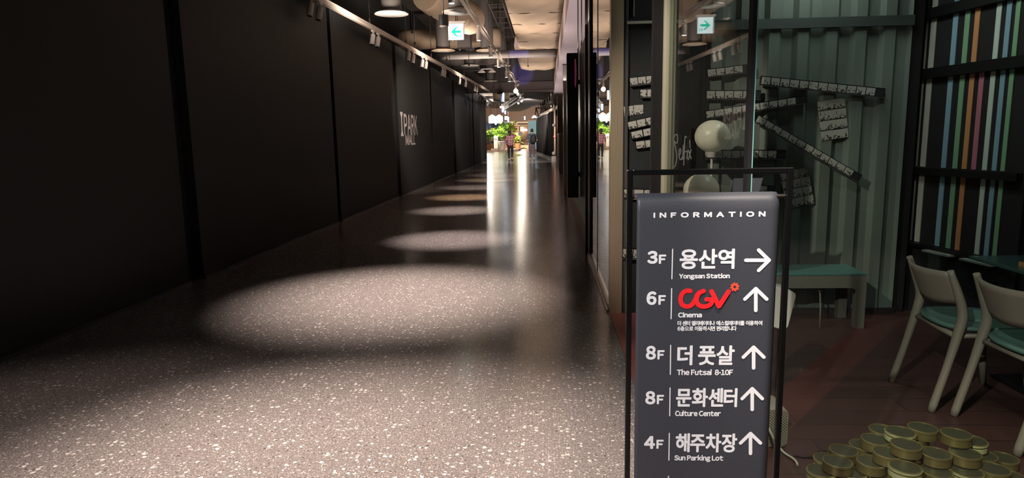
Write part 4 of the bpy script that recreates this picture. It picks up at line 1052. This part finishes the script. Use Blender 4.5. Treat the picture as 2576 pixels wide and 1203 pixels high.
lagged('duct_pipe', 'grey pipe crossing between the two beige wrapped ducts', [(-3.6, 22.3, 4.12), (.42, 22.3, 4.12)], .13, M['lag_grey'], bulge=.02)
lagged('lagged_pipe', 'beige lagged duct crossing the corridor above the nearest diffusers', [(-4.4, 13.2, 4.55), (-1.32, 13.2, 4.55)], .34, M['lagging'])
lagged('lagged_pipe', 'beige lagged duct slanting down from the crossing duct behind the exit sign', [(-2.5, 14.2, 4.42), (-2.05, 15.2, 4.28), (-1.85, 16.8, 4.3)], .36, M['lagging'])
lagged('lagged_pipe', 'beige lagged duct crossing over the second row of diffusers', [(-4.3, 19.8, 4.3), (-1.32, 19.8, 4.3)], .27, M['lagging'], bulge=.14)
lagged('lagged_pipe', 'grey lagged duct near the far row of diffusers', [(-4.2, 25.5, 4.45), (-1.4, 25.5, 4.45)], .3, M['lag_grey'], bulge=.12)
lagged('lagged_pipe', 'short beige duct bend above the nearest right diffuser', [(-1.04, 9.6, 4.8), (-1.04, 11.2, 4.82), (-1.04, 12.4, 4.85)], .15, M['lagging'])
def ceiling_box(label, x0, x1, y0, y1, z0, z1, mt, name='air_handler'):
    t = thing(name, label, 'duct', ((x0 + x1) / 2, (y0 + y1) / 2, z0), 0)
    w, l, h = (x1 - x0) / 2, (y1 - y0) / 2, z1 - z0
    part('case', MB().box(-w, w, -l, l, 0, h), M[mt], t, bevel=.01)
    part('flange', MB().box(-w - .02, w + .02, -l - .02, -l + .05, -.02, .0).box(-w - .02, -w + .03, -l + .06, l + .02, -.02, 0), M['rod'], t)
    for sx in (-w * .8, w * .8): part('hanger', MB().cyl((sx, 0, h), (sx, 0, 5.6 - z0), .01, 6), M['rod'], t)
ceiling_box('dark air handling box wrapped in beige above the left diffusers', -2.95, -2.45, 15.6, 16.4, 4.5, 4.75, 'lag_grey')
ceiling_box('grey box duct above the middle track', -1.95, -1.45, 21.0, 22.0, 4.3, 4.7, 'neck')
ceiling_box('dark flat duct just in front of the cross beam', -4.0, -2.9, 28.7, 29.6, 4.3, 4.9, 'neck')
ceiling_box('grey upright duct drop left of the middle track', -2.42, -2.06, 18.4, 18.8, 3.85, 5.3, 'neck')
ct = thing('cable_tray', 'dark cable tray with thin cross bars left of the quilted duct', 'cable tray', (-1.06, 15, 4.3))
[part('hanger', MB().cyl((-.19, q, .06), (-.19, q, 1.3), .008, 6), M['rod'], ct) for q in (-1.3, 1, 3.8)]
part('side_rail', MB().box(-.2, -.18, -4.5, 5, 0, .06), M['rod'], ct); part('side_rail', MB().box(.12, .14, -4.5, 5, 0, .06), M['rod'], ct)
part('cross_bars', MB().box(-.18, .12, -4.0, -3.96, 0, .02), M['rod'], ct)
for k in range(1, 12): part('cross_bar', MB().box(-.18, .12, -4 + .8 * k, -3.96 + .8 * k, 0, .02), M['rod'], ct)
SPR = [(-2.95, 12.5, 3.75), (-2.9, 14.6, 3.7), (-3.05, 15.6, 3.6), (-2.25, 17.6, 3.7), (-2.8, 18.9, 3.6), (-2.4, 20.9, 3.65), (-1.4, 16.6, 3.6), (-.98, 14.8, 3.75), (-.6, 22.6, 3.75), (-2.1, 26.8, 3.4), (-1.75, 24.4, 3.5)]
for k, (x, y, z) in enumerate(SPR):
    t = thing('hanger_rod', 'thin dark rod hanging from the raw ceiling among the ducts', 'rod', (x, y, z), 0, 'thin rods among the ducts')
    part('rod', MB().cyl((0, 0, .02), (0, 0, 5.6 - z), .008, 6), M['rod'], t)
    part('end_fitting', MB().lathe([(.001, -.03), (.018, -.03), (.03, .0), (.012, .03), (.001, .03)], n=12), M['rod'], t)
p = aty(1225, 180, 24)
fl = thing('twin_floodlight', 'pair of small white floodlights on a rod before the cross beam', 'lamp', p)
part('stem', MB().cyl((0, 0, .02), (0, 0, 5.6 - p.z), .012, 8), M['rod'], fl)
for s in (-1, 1): part('flood_head', MB().lathe([(.001, .08), (.04, .08), (.14, -.02), (.13, -.035), (.001, -.035)], (s * .19, 0, 0), 18), M['white_metal'], fl)
part('cross_arm', MB().box(-.2, .2, -.015, .015, .075, .10), M['white_metal'], fl)
p = aty(1258, 232, 30.0)
cs = thing('ceiling_speaker', 'small dark pendant fitting on a long rod in front of the cross beam', 'speaker', p)
part('body', MB().lathe([(.001, -.08), (.11, -.08), (.14, -.02), (.03, .06), (.001, .06)], n=18), M['black'], cs); part('stem', MB().cyl((0, 0, .05), (0, 0, 5.6 - p.z), .014, 8), M['rod'], cs)

# ------------------------------------------------------------------ right side, farther on
def pillar(px0, px1, y, label, mt, ztop, x_d=.5):
    a, b = aty(px0, 340, y), aty(px1, 340, y)
    t = thing('pillar', label, 'pillar', ((a.x + b.x) / 2, y + x_d / 2, 0))
    w = (b.x - a.x) / 2
    part('shaft', MB().box(-w, w, -x_d / 2, x_d / 2, .0, ztop), M[mt], t); part('foot_plate', MB().box(-w - .02, w + .02, -x_d / 2 - .02, x_d / 2, 0, .18), M['grey_box'], t)
    return t
pillar(1403, 1421, 33.0, 'brown square pillar on the right before the bulkhead end', 'pillar', 3.42)
sh = thing('shutter_panels', 'grey mauve folded shutter panels standing before the brown pillar', 'shutter', (.52, 28.0, 0))
for k in range(5): part('shutter_leaf', MB().box(-.05, .25, -2.6 + k * .9, -2.6 + k * .9 + .85, 0, 1.50), M['shutter'], sh, bevel=.02)
pp = thing('pipe_run', 'pale vertical pipe with valves at the right corridor edge', 'pipe', (.46, 36.6, 0))
part('pipe', MB().cyl((0, 0, 0), (0, 0, 3.42), .05, 12), M['beige_panel'], pp); part('valve', MB().sphere((-.06, -.05, 2.0), .09, 12), M['grey_box'], pp); part('valve', MB().sphere((-.06, -.05, .45), .12, 12), M['grey_box'], pp); part('floor_box', MB().box(-.2, .05, -.2, .1, .0, .3), M['grey_box'], pp)
part('red_lamp', MB().sphere((-.02, -.08, 1.38), .06, 12), M['red_dot'], pp, 'small red lamp')
p = aty(1421, 228, 20)
ls = thing('projecting_sign', 'small pale blue projecting sign high on the right wall', 'sign', (p.x, 20, p.z))
part('panel', MB().box(-.04, .05, -.03, .03, -.24, .20), mat('pale_blue_sign', srgb(120, 150, 170), .5, noise=.1, emit=srgb(140, 170, 190), es=.2), ls)
part('arm', MB().box(.05, .835 - p.x, -.01, .01, .05, .08), M['rod'], ls)
ln = thing('corner_post', 'greenish glass-edged steel post standing beside the black sign slab', 'post', (.44, 15.5, 0))
part('post', MB().box(-.05, .05, -.1, .1, 0, 3.0), M['alu'], ln); part('cap', MB().box(-.06, .06, -.11, .11, 3.0, 3.03), M['skirting'], ln)
# black curtain hoarding angling into the corridor beyond, with balustrade over it
A, B = aty(1397, 340, 40.0), aty(1352, 340, 56.0); A.z = B.z = 0
cu = thing('black_curtain', 'black pleated curtain hoarding beyond the brown pillar', 'curtain', A)
rings_lo, rings_hi = [], []; N_ = 120; dv = (B - A); nv = Vector((-dv.y, dv.x, 0)).normalized()
for k in range(N_ + 1):
    p = dv * (k / N_) + nv * (.10 * sin(k * .9) + .04 * sin(k * 2.3)); rings_lo.append(p); rings_hi.append(p + Vector((0, 0, 2.9)))
mb = MB(); mb.add(rings_lo + rings_hi, [(k, k + 1, N_ + 2 + k, N_ + 1 + k) for k in range(N_)], True)
o = part('pleats', mb, M['curtain'], cu); so = o.modifiers.new('thickness', 'SOLIDIFY'); so.thickness = .03
mb = MB(); mb.tube([(0, 0, 2.95), (dv.x, dv.y, 2.95)], .05, 8); part('curtain_rail', mb, M['beige_panel'], cu)
part('kerb', MB().add([p + nv * q + Vector((0, 0, z)) for z in (0, .15) for p in (Vector(), dv) for q in (.12, .3)], [(0, 1, 3, 2), (4, 6, 7, 5), (0, 4, 5, 1), (2, 3, 7, 6), (0, 2, 6, 4), (1, 5, 7, 3)]), M['skirting'], cu)
ga, gb = A + Vector((.25, .3, 3.05)), B + Vector((.3, .3, 3.05)); gd = gb - ga
bal = thing('balustrade', 'glass balustrade with dark posts above the black curtain', 'railing', ga)
part('edge_slab', MB().add([q + Vector((dx_, 0, z)) for z in (0, .22) for q in (Vector(), gd) for dx_ in (-.05, 1.2)], [(0, 1, 3, 2), (4, 6, 7, 5), (0, 4, 5, 1), (2, 3, 7, 6), (0, 2, 6, 4), (1, 5, 7, 3)]), M['beige_panel'], bal)
for k in range(8): part('post', MB().cyl(gd * (k / 7) + Vector((.02, 0, .22)), gd * (k / 7) + Vector((.02, 0, 1.45)), .045, 8), M['black'], bal)
part('handrail', MB().tube([Vector((.02, 0, 1.45)), gd + Vector((.02, 0, 1.45))], .04, 8), M['black'], bal)
part('glass_sheet', MB().add([q + Vector((dx_, 0, z)) for z in (.24, 1.36) for q in (Vector(), gd) for dx_ in (.09, .105)], [(0, 1, 3, 2), (4, 6, 7, 5), (0, 4, 5, 1), (2, 3, 7, 6), (0, 2, 6, 4), (1, 5, 7, 3)]), M['glass_far'], bal)
tr = thing('steel_truss', 'black W-shaped steel truss above the teal panel', 'truss', aty(1355, 285, 57))
s_ = 57 / 1640
for a, b in (((-10, -14), (-6, 12)), ((-6, 12), (2, -14)), ((2, -14), (8, 12)), ((8, 12), (14, -12))): part('strut', MB().cyl((a[0] * s_, 0, a[1] * s_), (b[0] * s_, 0, b[1] * s_), .045, 8), M['black'], tr)
part('hanger', MB().cyl((0, 0, 12.6 * s_), (0, 0, 5.6 - tr.location.z), .02, 6), M['black'], tr)
part('top_chord', MB().cyl((-8 * s_, 0, 12.6 * s_), (18 * s_, 0, 12.6 * s_), .05, 8), M['black'], tr)
p = aty(1340, 322, 58)
mu = thing('teal_panel', 'tall blue-green panel at the end of the black curtain', 'panel', (p.x, 58, 0))
part('board', MB().box(-.36, .36, -.04, .04, .3, 2.75), M['teal_panel'], mu); part('frame', MB().box(-.4, -.362, -.06, .06, 0, 2.8).box(.362, .4, -.06, .06, 0, 2.8).box(-.36, .36, -.06, .06, 2.752, 2.8), M['beige_panel'], mu)
p = aty(1344, 294, 55)
wl2 = thing('bright_floodlight', 'bright white floodlight on the curtain rail corner', 'lamp', p); part('lamp_head', MB().lathe([(.001, .1), (.08, .1), (.22, -.08), (.001, -.08)], n=18), M['tube_lamp'], wl2); part('bracket', MB().box(.0, .03, .0, .3, .11, .14), M['rod'], wl2)

# ------------------------------------------------------------------ food court at the far end
def P(px, py, y=76.): return aty(px, py, y)
sc = 76 / 1640.
point('court_fill_light', (-6.3, 68, 3.9), 1300, (1, .88, .74), .15)  # point lights without fixtures, added to brighten the court and plants
point('court_fill_light', (-3.2, 84, 4.0), 800, (1, .82, .62), .15)
point('court_fill_light', (-5.0, 54, 4.2), 160, (1, .86, .74), .08)
point('court_fill_light', (-1.8, 43, 4.4), 60, (1, .88, .78), .05)
def drum(px, label):
    p = P(px, 302); t = thing('drum_pendant', label, 'lamp', p, 0, 'drum pendants over the plants')
    part('drum_shade', MB().lathe([(.001, -.36), (.39, -.36), (.405, -.3), (.405, .32), (.39, .36), (.001, .36)], n=28), M['drum'], t)
    part('cone_top', MB().lathe([(.001, .40), (.40, .40), (.06, .62), (.001, .62)], n=20), M['cone'], t); part('cord', MB().cyl((0, 0, .6), (0, 0, 5.6 - p.z), .015, 6), M['rod'], t)
drum(1238, 'left glowing drum pendant over the plants'); drum(1256, 'right glowing drum pendant over the plants')
p = P(1247, 312, 75); fn = thing('pendant_bulb', 'small bright pendant under the two drum lamps', 'lamp', p); part('bulb', MB().sphere((0, 0, 0), .10, 14), M['drum'], fn); part('cord', MB().cyl((0, 0, .08), (0, 0, 5.6 - p.z), .012, 6), M['rod'], fn)
# blue steel frame behind the plants
b0 = P(1252, 340, 82)
bs = thing('blue_shopfront', 'blue steel framed stall front behind the plants', 'stall', (b0.x, 82, 0))
part('back_panel', MB().box(-1.9, 1.6, .2, .3, 0, 3.3), M['blue_steel'], bs)
for k in range(6): part('mullion', MB().box(-1.9 + k * .68, -1.78 + k * .68, 0, .15, 0, 3.2), M['black'], bs)
for z in (1.4, 2.3): part('crossbar', MB().box(-1.9, 1.6, .02, .12, z, z + .1), M['black'], bs)
def leaf_cluster(mb, c, r, n, ln, wd, rnd, up=.3):
    for _ in range(n):
        a = rnd.uniform(0, 2 * pi); e = rnd.uniform(-.35, 1.3)
        d = Vector((cos(a) * cos(e), sin(a) * cos(e), sin(e) + up)).normalized(); b = Vector(c) + d * r * rnd.uniform(.15, .8)
        s = d.cross(Vector((0, 0, 1))); s = s.normalized() if s.length > .01 else Vector((1, 0, 0))
        L = ln * rnd.uniform(.7, 1.2); w = wd * rnd.uniform(.7, 1.2); g = Vector((0, 0, -L * .35))
        pts = [b, b + d * L * .35 + s * w, b + d * L * .35 - s * w, b + d * L * .8 + s * w * .7 + g * .4, b + d * L * .8 - s * w * .7 + g * .4, b + d * L * 1.1 + g]
        mb.add(pts, [(0, 1, 2), (1, 3, 4, 2), (3, 5, 4)])
def plant(px, py_base, y, h, r, label, lf, pot, seed, n=150):
    p = atz(px, 372) if False else aty(px, py_base, y); rnd = random.Random(seed)
    t = thing('potted_plant', label, 'plant', (p.x, y, .12), 0, 'plants in the food court')
    part('pot', MB().lathe([(.001, 0), (.24, 0), (.34, .55), (.30, .58), (.28, .5), (.001, .5)], n=18), M[pot], t)
    st_ = MB()
    for k in range(4):
        a = k * 1.6 + seed; st_.tube([(.05 * cos(a), .05 * sin(a), .45), (.18 * cos(a) * r, .18 * sin(a) * r, h * .6), (.4 * cos(a) * r, .4 * sin(a) * r, h * .85)], .03, 6, True, [.035, .025, .012])
    part('stem', st_, M['bark'], t)
    mb = MB()
    for k in range(9):
        a = k * 2.4 + seed; q = r * .55 * sqrt(k / 9); leaf_cluster(mb, (q * cos(a), q * sin(a), h * (.48 + .42 * ((k * 5) % 9) / 9)), r * .55, n // 9, .5, .13, rnd)
    part('foliage', mb, M[lf], t)
plant(1236, 368, 75.5, 2.2, 1.0, 'leafy lime plant at the left edge of the food court', 'leaf_light', 'pot_brown', 1)
plant(1266, 366, 73.5, 2.5, .95, 'dark green plant right of the white standing board', 'leaf', 'pot_white', 2)
plant(1288, 364, 77, 3.0, 1.0, 'tallest lime plant behind the person in plaid', 'leaf_light', 'pot_brown', 3)
plant(1271, 364, 76.0, 2.9, 1.0, 'broad green plant between the lime plants', 'leaf', 'pot_brown', 4)
plant(1302, 362, 72.5, 1.5, .6, 'small bushy plant at the right end of the planting', 'leaf_light', 'pot_brown', 5, 90)
plant(1229, 372, 67.5, 1.7, .75, 'low bush half hidden by the hoarding end', 'leaf', 'pot_brown', 6, 100)
plant(1252, 366, 71.6, 2.0, .9, 'mid green plant behind the white standing board', 'leaf', 'pot_brown', 8)
p = P(1247.5, 366, 70); bd = thing('standing_board', 'white upright notice board standing among the plants', 'sign', (p.x, 70, .12))
part('board', MB().box(-.21, .21, -.04, .04, .08, 1.42), M['pot_white'], bd); part('notice', MB().box(-.08, .08, -.046, -.041, .9, 1.15), M['grey_box'], bd); part('foot', MB().box(-.24, .24, -.15, .15, 0, .08), M['skirting'], bd)
p = P(1262, 372, 68); pw = thing('white_planter', 'round white planter in front of the dark green plant', 'planter', (p.x, 68, .12))
part('planter_body', MB().lathe([(.001, 0), (.34, 0), (.38, .3), (.36, .85), (.30, .88), (.28, .8), (.001, .8)], n=20), M['pot_white'], pw); part('soil', MB().lathe([(.001, .80), (.27, .80), (.27, .82), (.001, .82)]), M['bark'], pw)
p = P(1242, 373, 64); pf = thing('low_platform', 'pale low platform edge in front of the plants', 'platform', (p.x - .6, 71, 0))
part('deck', MB().box(-3.5, 2.9, -4.5, 6.4, .0, .12), M['beige_panel'], pf); part('step', MB().box(-3.5, .9, -6.5, -4.51, 0, .06), M['wood_step'], pf)
# kiosk with fascia, dark interior and screens
k0 = P(1305, 340, 84)
ki = thing('food_kiosk', 'food kiosk with wooden canopy, dark interior and pale fascia board', 'kiosk', (k0.x, 84, 0))
part('canopy', MB().box(-1.9, 1.3, -1.2, 1, 2.62, 2.85), M['wood_step'], ki); part('canopy_rail', MB().box(-1.6, 1.3, -1.3, -1.22, 3.12, 3.24), M['beige_panel'], ki)
part('fascia_board', MB().box(-1.5, -.1, -1.4, -1.32, 2.86, 3.3), M['beige_panel'], ki, 'pale fascia board'); part('back_wall', MB().box(-1.9, 1.3, .8, .95, 0, 2.62), M['pillar'], ki)
part('counter', MB().box(-.9, 1.2, -.9, -.4, 0, 1.0), M['pillar'], ki)
for px0, px1, py0, py1 in ((1310.5, 1317, 324.5, 329.5), (1319, 1326, 324.5, 329.5), (1311, 1316, 316, 322)):
    a, b = aty(px0, py1, 84.75), aty(px1, py0, 84.75); part('menu_screen', MB().box(a.x - k0.x, b.x - k0.x, .73, .79, a.z, b.z), M['screen'], ki, 'lit menu screen')
part('post', MB().cyl((.15, -1.1, 0), (.15, -1.1, 2.62), .06, 10), M['wood_step'], ki)
for k in range(3): solo('wood_step', MB().box(-1.0, .75, 0, .6, 0, .13 * (k + 1)), M['wood_step'], 'pale wooden step before the kiosk, %s from the camera' % ORD[k], 'step', 'wooden steps', (k0.x + .6, 78 + k * .62, 0))
p = P(1309, 336.5, 65); rs = thing('round_sign', 'round pale sign on a thin pole before the kiosk', 'sign', (p.x, 65, 0)); part('disc', MB().cyl((0, -.03, p.z), (0, .03, p.z), .23, 24), M['pot_white'], rs); part('pole', MB().cyl((0, .04, .02), (0, .04, p.z), .025, 8), M['white_metal'], rs); part('foot', MB().cyl((0, .02, 0), (0, .02, .03), .2, 16), M['white_metal'], rs)
FARL = [(1266, 241, 36, .62, 'nearest hanging tube light, right below the cross beam'), (1265, 275, 56, .5, 'second hanging tube light, below the first'), (1278.5, 301, 66, .5, 'thin hanging tube light right of the far exit sign'), (1320, 297, 66, .34, 'short hanging tube light over the kiosk'), (1271, 283, 60, .28, 'small tilted tube light above the far exit sign')]
for px, py, y, ln_, lab in FARL:
    p = aty(px, py, y); t = thing('hanging_tube_light', lab, 'lamp', p, 0, 'hanging tube lights')
    part('tube', MB().cyl((0, 0, -ln_ / 2), (0, 0, ln_ / 2), .06 if y > 40 else .045, 12), M['tube_lamp'], t); part('housing', MB().box(-.13, -.062, -.03, .03, -ln_ / 2, ln_ / 2), M['blue_steel'], t); part('cord', MB().cyl((0, 0, ln_ / 2), (0, 0, 5.6 - p.z), .01, 6), M['rod'], t)
p = aty(1273.5, 297, 62); fx = thing('exit_sign', 'far square lit exit sign hanging before the wooden wall', 'exit sign', p); part('lit_face', MB().box(-.15, .15, -.04, -.031, -.17, .16), M['sign_white'], fx); part('case', MB().box(-.16, .16, -.03, .03, -.18, .17), M['white_metal'], fx); part('green_mark', MB().box(-.05, .05, -.046, -.041, -.05, .05), M['sign_green'], fx); part('pole', MB().cyl((0, 0, .17), (0, 0, 5.6 - p.z), .012, 6), M['rod'], fx)
# busy far ceiling: ducts, pipes and lamps beyond the beam
rnd = random.Random(4)
for k in range(7):
    y = 34 + k * 5.2; lagged('ceiling_pipe', 'grey service pipe crossing the far ceiling, %s beyond the beam' % ORD[k], [(-6.5, y, 4.3 + .1 * (k % 3)), (-1.2 - .2 * k, y + rnd.uniform(-1, 1), 4.35 + .1 * (k % 3))], .10 + .03 * (k % 3), M['lag_grey'], n=10, seg=4, bulge=.04)
lagged('ceiling_pipe', 'long dark pipe slanting up to the right across the far ceiling', [(-3.4, 54, 4.0), (-1.2, 37, 3.95)], .07, M['rod'], n=10, seg=3, bulge=.02)
o = lagged('lagged_pipe', 'pale boxed duct end hanging beyond the beam', [(-3.3, 41.5, 4.05), (-2.3, 41.5, 4.05)], .42, M['lagging'], n=4, seg=3, bulge=.03)
part('hanger', MB().cyl((-2.8, 41.5, 4.3), (-2.8, 41.5, 5.6), .015, 6), M['rod'], o)
for k, (px, py, y) in enumerate(((1303, 240, 34), (1309, 247, 38), (1315, 252, 40), (1312, 257, 44), (1304, 262, 46), (1297, 265, 50))):
    p = aty(px, py, y); track_head('court_downlight', 'small lit downlight in the far ceiling cluster, %s from the camera' % ORD[k], p + Vector((0, 0, .3)), (0, 0, -1), 'lens', 'downlights beyond the beam', .22, .07)
    part('drop_rod', MB().cyl((0, 0, 0), (0, 0, 5.6 - p.z - .3), .012, 6), M['rod'], [o for o in COL.objects if o.name.startswith('court_downlight')][-1])
spot('far_fill_light', (-1.3, 31.8, 3.4), (-1.6, 38, .9), 1900, 60, .6, (1, .88, .8), .05)  # unseen spots added to brighten the people, panels and far walls
spot('far_fill_light', (-1.2, 41, 3.55), (-1.3, 58, 1.5), 5500, 50, .6, (1, .88, .8), .05)
spot('far_fill_light', (-3.6, 64, 4.6), (-4.5, 89, 3.4), 20000, 64, .6, (1, .84, .66), .05)
spot('far_fill_light', (.7, 43, 4.4), (2.0, 47.5, 4.2), 1200, 110, .6, (1, .84, .66), .05)
point('kiosk_fill_light', (k0.x + .3, 84.2, 2.3), 90, (1, .84, .66), .05)  # added point light, no fixture, lifts the kiosk interior
struct('wall_upper_right', MB().prism([(A.x + 1.5, A.y), (B.x + 1.5, B.y), (B.x + 1.6, B.y), (A.x + 1.6, A.y)], 3.28, 5.6, 2), M['beige_panel'])
# ------------------------------------------------------------------ the two people walking away
def skinned(name, chains, mt, parent, root=0, sub=2):
    """chains: lists of (x, y, z, radius) that share points where they meet"""
    vs, es, rr, idx = [], [], [], {}
    for ch in chains:
        prev = None
        for (x, y, z, r) in ch:
            k = (round(x, 4), round(y, 4), round(z, 4))
            if k not in idx: idx[k] = len(vs); vs.append((x, y, z)); rr.append(r)
            i = idx[k]
            if prev is not None and prev != i: es.append((prev, i))
            prev = i
    me = bpy.data.meshes.new(name); me.from_pydata(vs, es, []); o = bpy.data.objects.new(name, me); COL.objects.link(o)
    sk_ = o.modifiers.new('skin', 'SKIN'); sk_.use_smooth_shade = True
    for i, r in enumerate(rr):
        d = me.skin_vertices[0].data[i]; q = r if isinstance(r, tuple) else (r, r); d.radius = q; d.use_root = (i == root)
    sb = o.modifiers.new('sub', 'SUBSURF'); sb.levels = sub; sb.render_levels = sub
    bpy.context.view_layer.update()
    out = bpy.data.meshes.new_from_object(o.evaluated_get(bpy.context.evaluated_depsgraph_get()))
    bpy.data.objects.remove(o); bpy.data.meshes.remove(me)
    return link(name, out, mt, parent)
def hand(wrist, d, side, curl):
    """palm and five fingers as chains; d points along the hand, side towards the thumb"""
    w = Vector(wrist); d = Vector(d).normalized(); s = Vector(side); s = (s - d * d.dot(s)).normalized(); n = d.cross(s)
    palm = w + d * .07; ch = [[(*w, .026), (*palm, (.036, .02))]]
    for k, (off, ln_) in enumerate(((.030, .075), (.010, .085), (-.010, .078), (-.028, .06))):
        a = palm + s * off * .8 + d * .012; b = palm + s * off + d * (.03 + ln_ * .45) + n * curl * .012; c = palm + s * off + d * (.03 + ln_ * .85) + n * curl * .04
        ch.append([(*palm, (.036, .02)), (*a, .011), (*b, .0095), (*c, .008)])
    th = w + d * .028
    t1 = th + s * .042 + d * .012; t2 = t1 + s * .012 + d * .035 + n * curl * .012
    ch.append([(*w, .026), (*t1, .012), (*t2, .009)])
    return ch
def person(name, label, loc, H, arms, legs, shirt, pants, shoe, group, cap=None, tilt=0, shoulder=.185):
    t = thing(name, label, 'person', loc, 0, group); k = H / 1.72
    f = lambda L: [(x * k, y * k, z * k, (r * k if not isinstance(r, tuple) else (r[0] * k, r[1] * k))) for (x, y, z, r) in L]
    pel, wst, chs, nck = (0, 0, .93, (.115, .085)), (0, -.005, 1.08, (.10, .078)), (0, 0, 1.30, (.12, .08)), (0, .0, 1.47, .056)
    hd = [nck, (tilt * .3, .012, 1.53, .056), (tilt, .03, 1.60, (.078, .094)), (tilt * 1.1, .03, 1.67, (.076, .088))]
    nose = [(tilt, .03, 1.60, (.078, .094)), (tilt, .125, 1.585, .02)]
    ears = [[(tilt, .03, 1.60, (.078, .094)), (tilt + s * .084, .02, 1.60, .018)] for s in (-1, 1)]
    body = [[pel, wst, chs, nck], hd, nose] + ears
    for s, (el, wr, hd_d, thumb, cu) in zip((-1, 1), arms):
        body.append([chs, (s * shoulder, 0, 1.41, .05), (*el, .044), (*wr, .029)]); body += hand(wr, hd_d, thumb, cu)
    for s, (kn, an, toe) in zip((-1, 1), legs):
        body.append([pel, (s * .09, 0, .86, .088), (*kn, .056), (*an, .040), (*toe, .036)])
    skinned('body', [f(c) for c in body], M['skin'], t)
    fz = lambda v: tuple(q * k for q in v)
    for s in (-1, 1): part('eye', MB().sphere(fz((tilt + s * .032, .112, 1.615)), .012 * k, 10), M['pot_white'], t)
    part('mouth', MB().tube([fz((tilt - .025, .122, 1.545)), fz((tilt, .130, 1.543)), fz((tilt + .025, .122, 1.545))], .006 * k, 6), M['print_orange'], t)
    # shirt: torso and upper arms
    sh_ = [[(0, 0, .82 if cap else .86, (.20, .155)), (0, -.005, 1.06, (.185, .15)), (0, 0, 1.30, (.20, .15)), (0, 0, 1.47, (.09, .08)), (0, 0, 1.50, (.075, .07))]]
    for s, (el, wr, hd_d, thumb, cu) in zip((-1, 1), arms):
        S_, E_, W_ = Vector((s * shoulder, 0, 1.41)), Vector(el), Vector(wr)
        ch = [(0, 0, 1.30, (.20, .15)), (*S_, .082), (*S_.lerp(E_, .85), .068)]
        if cap: ch += [(*E_.lerp(W_, .25), .056), (*E_.lerp(W_, .6), .046)]
        sh_.append(ch)
    skinned('shirt', [f(c) for c in sh_], shirt, t)
    tr_ = [[(0, 0, 1.0, (.148, .108)), (0, 0, .90, (.155, .12))]]
    for s, (kn, an, toe) in zip((-1, 1), legs):
        tr_.append([(0, 0, .90, (.155, .12)), (s * .092, 0, .80, .098), (*kn, .068), (*(Vector(kn).lerp(Vector(an), .88)), .052)])
    skinned('trousers', [f(c) for c in tr_], pants, t)
    for s, (kn, an, toe) in zip((-1, 1), legs):
        a, b = Vector(an), Vector(toe); dd = (b - a)
        skinned('shoe', [f([(*(a + Vector((0, -.03, -.028))), .045), (*(a + dd * .5 + Vector((0, 0, -.004))), (.044, .045)), (*b, (.046, .034)), (*(b + dd.normalized() * .05), (.036, .026))])], shoe, t)
    if cap:
        mb = MB(); mb.lathe([(.100, -.02), (.103, .02), (.088, .07), (.05, .095), (.001, .10)], (0, 0, 0), 24); mb.add([(x, y, -.018 + .01 * abs(x)) for x, y in ((-.08, .06), (-.05, .18), (.05, .18), (.08, .06))] + [(x, y, -.008 + .01 * abs(x)) for x, y in ((-.08, .06), (-.05, .18), (.05, .18), (.08, .06))], [(0, 1, 2, 3), (7, 6, 5, 4), (0, 4, 5, 1), (1, 5, 6, 2), (2, 6, 7, 3)])
        mb.v = [(x * k + tilt * k, y * k + .025 * k, z * k + 1.645 * k) for x, y, z in mb.v]; part('cap', mb, cap, t)
        skinned('hair', [f([(tilt, -.015, 1.66, (.086, .085)), (tilt, -.04, 1.57, (.080, .060)), (tilt, -.05, 1.48, (.06, .04)), (tilt, -.06, 1.42, .03)])], M['hair'], t)
    else:
        skinned('hair', [f([(tilt, -.035, 1.55, (.062, .045)), (tilt, -.012, 1.62, (.092, .088)), (tilt, .012, 1.70, (.092, .096)), (tilt, .02, 1.755, (.06, .07))])], M['hair'], t)
    return t, k
w0 = atz(1284.5, 405.5); w0.z = 0
G_ = 'pair of people walking away'
legs = [((-.10, .06, .48), (-.085, -.02, .075), (-.09, .12, .035)), ((.10, .07, .50), (.085, -.16, .13), (.09, -.03, .045))]
arms = [((-.27, -.01, 1.12), (-.285, .05, .88), (-.02, .05, -1), (.3, 1, 0), .6), ((.36, .03, 1.40), (.17, .05, 1.60), (-.7, .02, .6), (.2, .6, 1), .8)]
person('person', 'person in plaid shirt, cap and black trousers walking away, arm raised', w0, 1.76, arms, legs, M['plaid'], M['trousers_black'], M['shoe_dark'], G_, cap=M['cap'], tilt=-.02)
m0 = atz(1339, 404.5); m0.z = 0
legs = [((-.10, .04, .48), (-.10, .02, .075), (-.105, .16, .035)), ((.11, .07, .49), (.10, -.10, .11), (.105, .03, .04))]
arms = [((-.28, .03, 1.10), (-.17, .24, 1.04), (.8, .8, .1), (0, .2, 1), .9), ((.28, .02, 1.10), (.19, .22, 1.08), (-.7, .8, .2), (0, .2, 1), .9)]
t, k = person('person', 'person in a slate tee and mauve trousers with a black backpack, walking away', m0, 1.82, arms, legs, M['tee_navy'], M['trousers_mauve'], M['shoe_tan'], G_, tilt=.0)
bp = skinned('backpack', [[(.06 * k, -.19 * k, .92 * k, (.17 * k, .08 * k)), (.06 * k, -.21 * k, 1.14 * k, (.19 * k, .10 * k)), (.08 * k, -.18 * k, 1.34 * k, (.17 * k, .08 * k)), (.08 * k, -.16 * k, 1.44 * k, (.12 * k, .06 * k))]], M['pack'], t)
for s in (-1, 1): part('strap', MB().tube([(s * .11 * k, -.12 * k, 1.38 * k), (s * .13 * k, -.02 * k, 1.455 * k), (s * .13 * k, .10 * k, 1.38 * k), (s * .14 * k, .12 * k, 1.2 * k), (s * .14 * k, .02 * k, 1.06 * k)], .02 * k, 8, flat=1.6), M['pack'], bp)
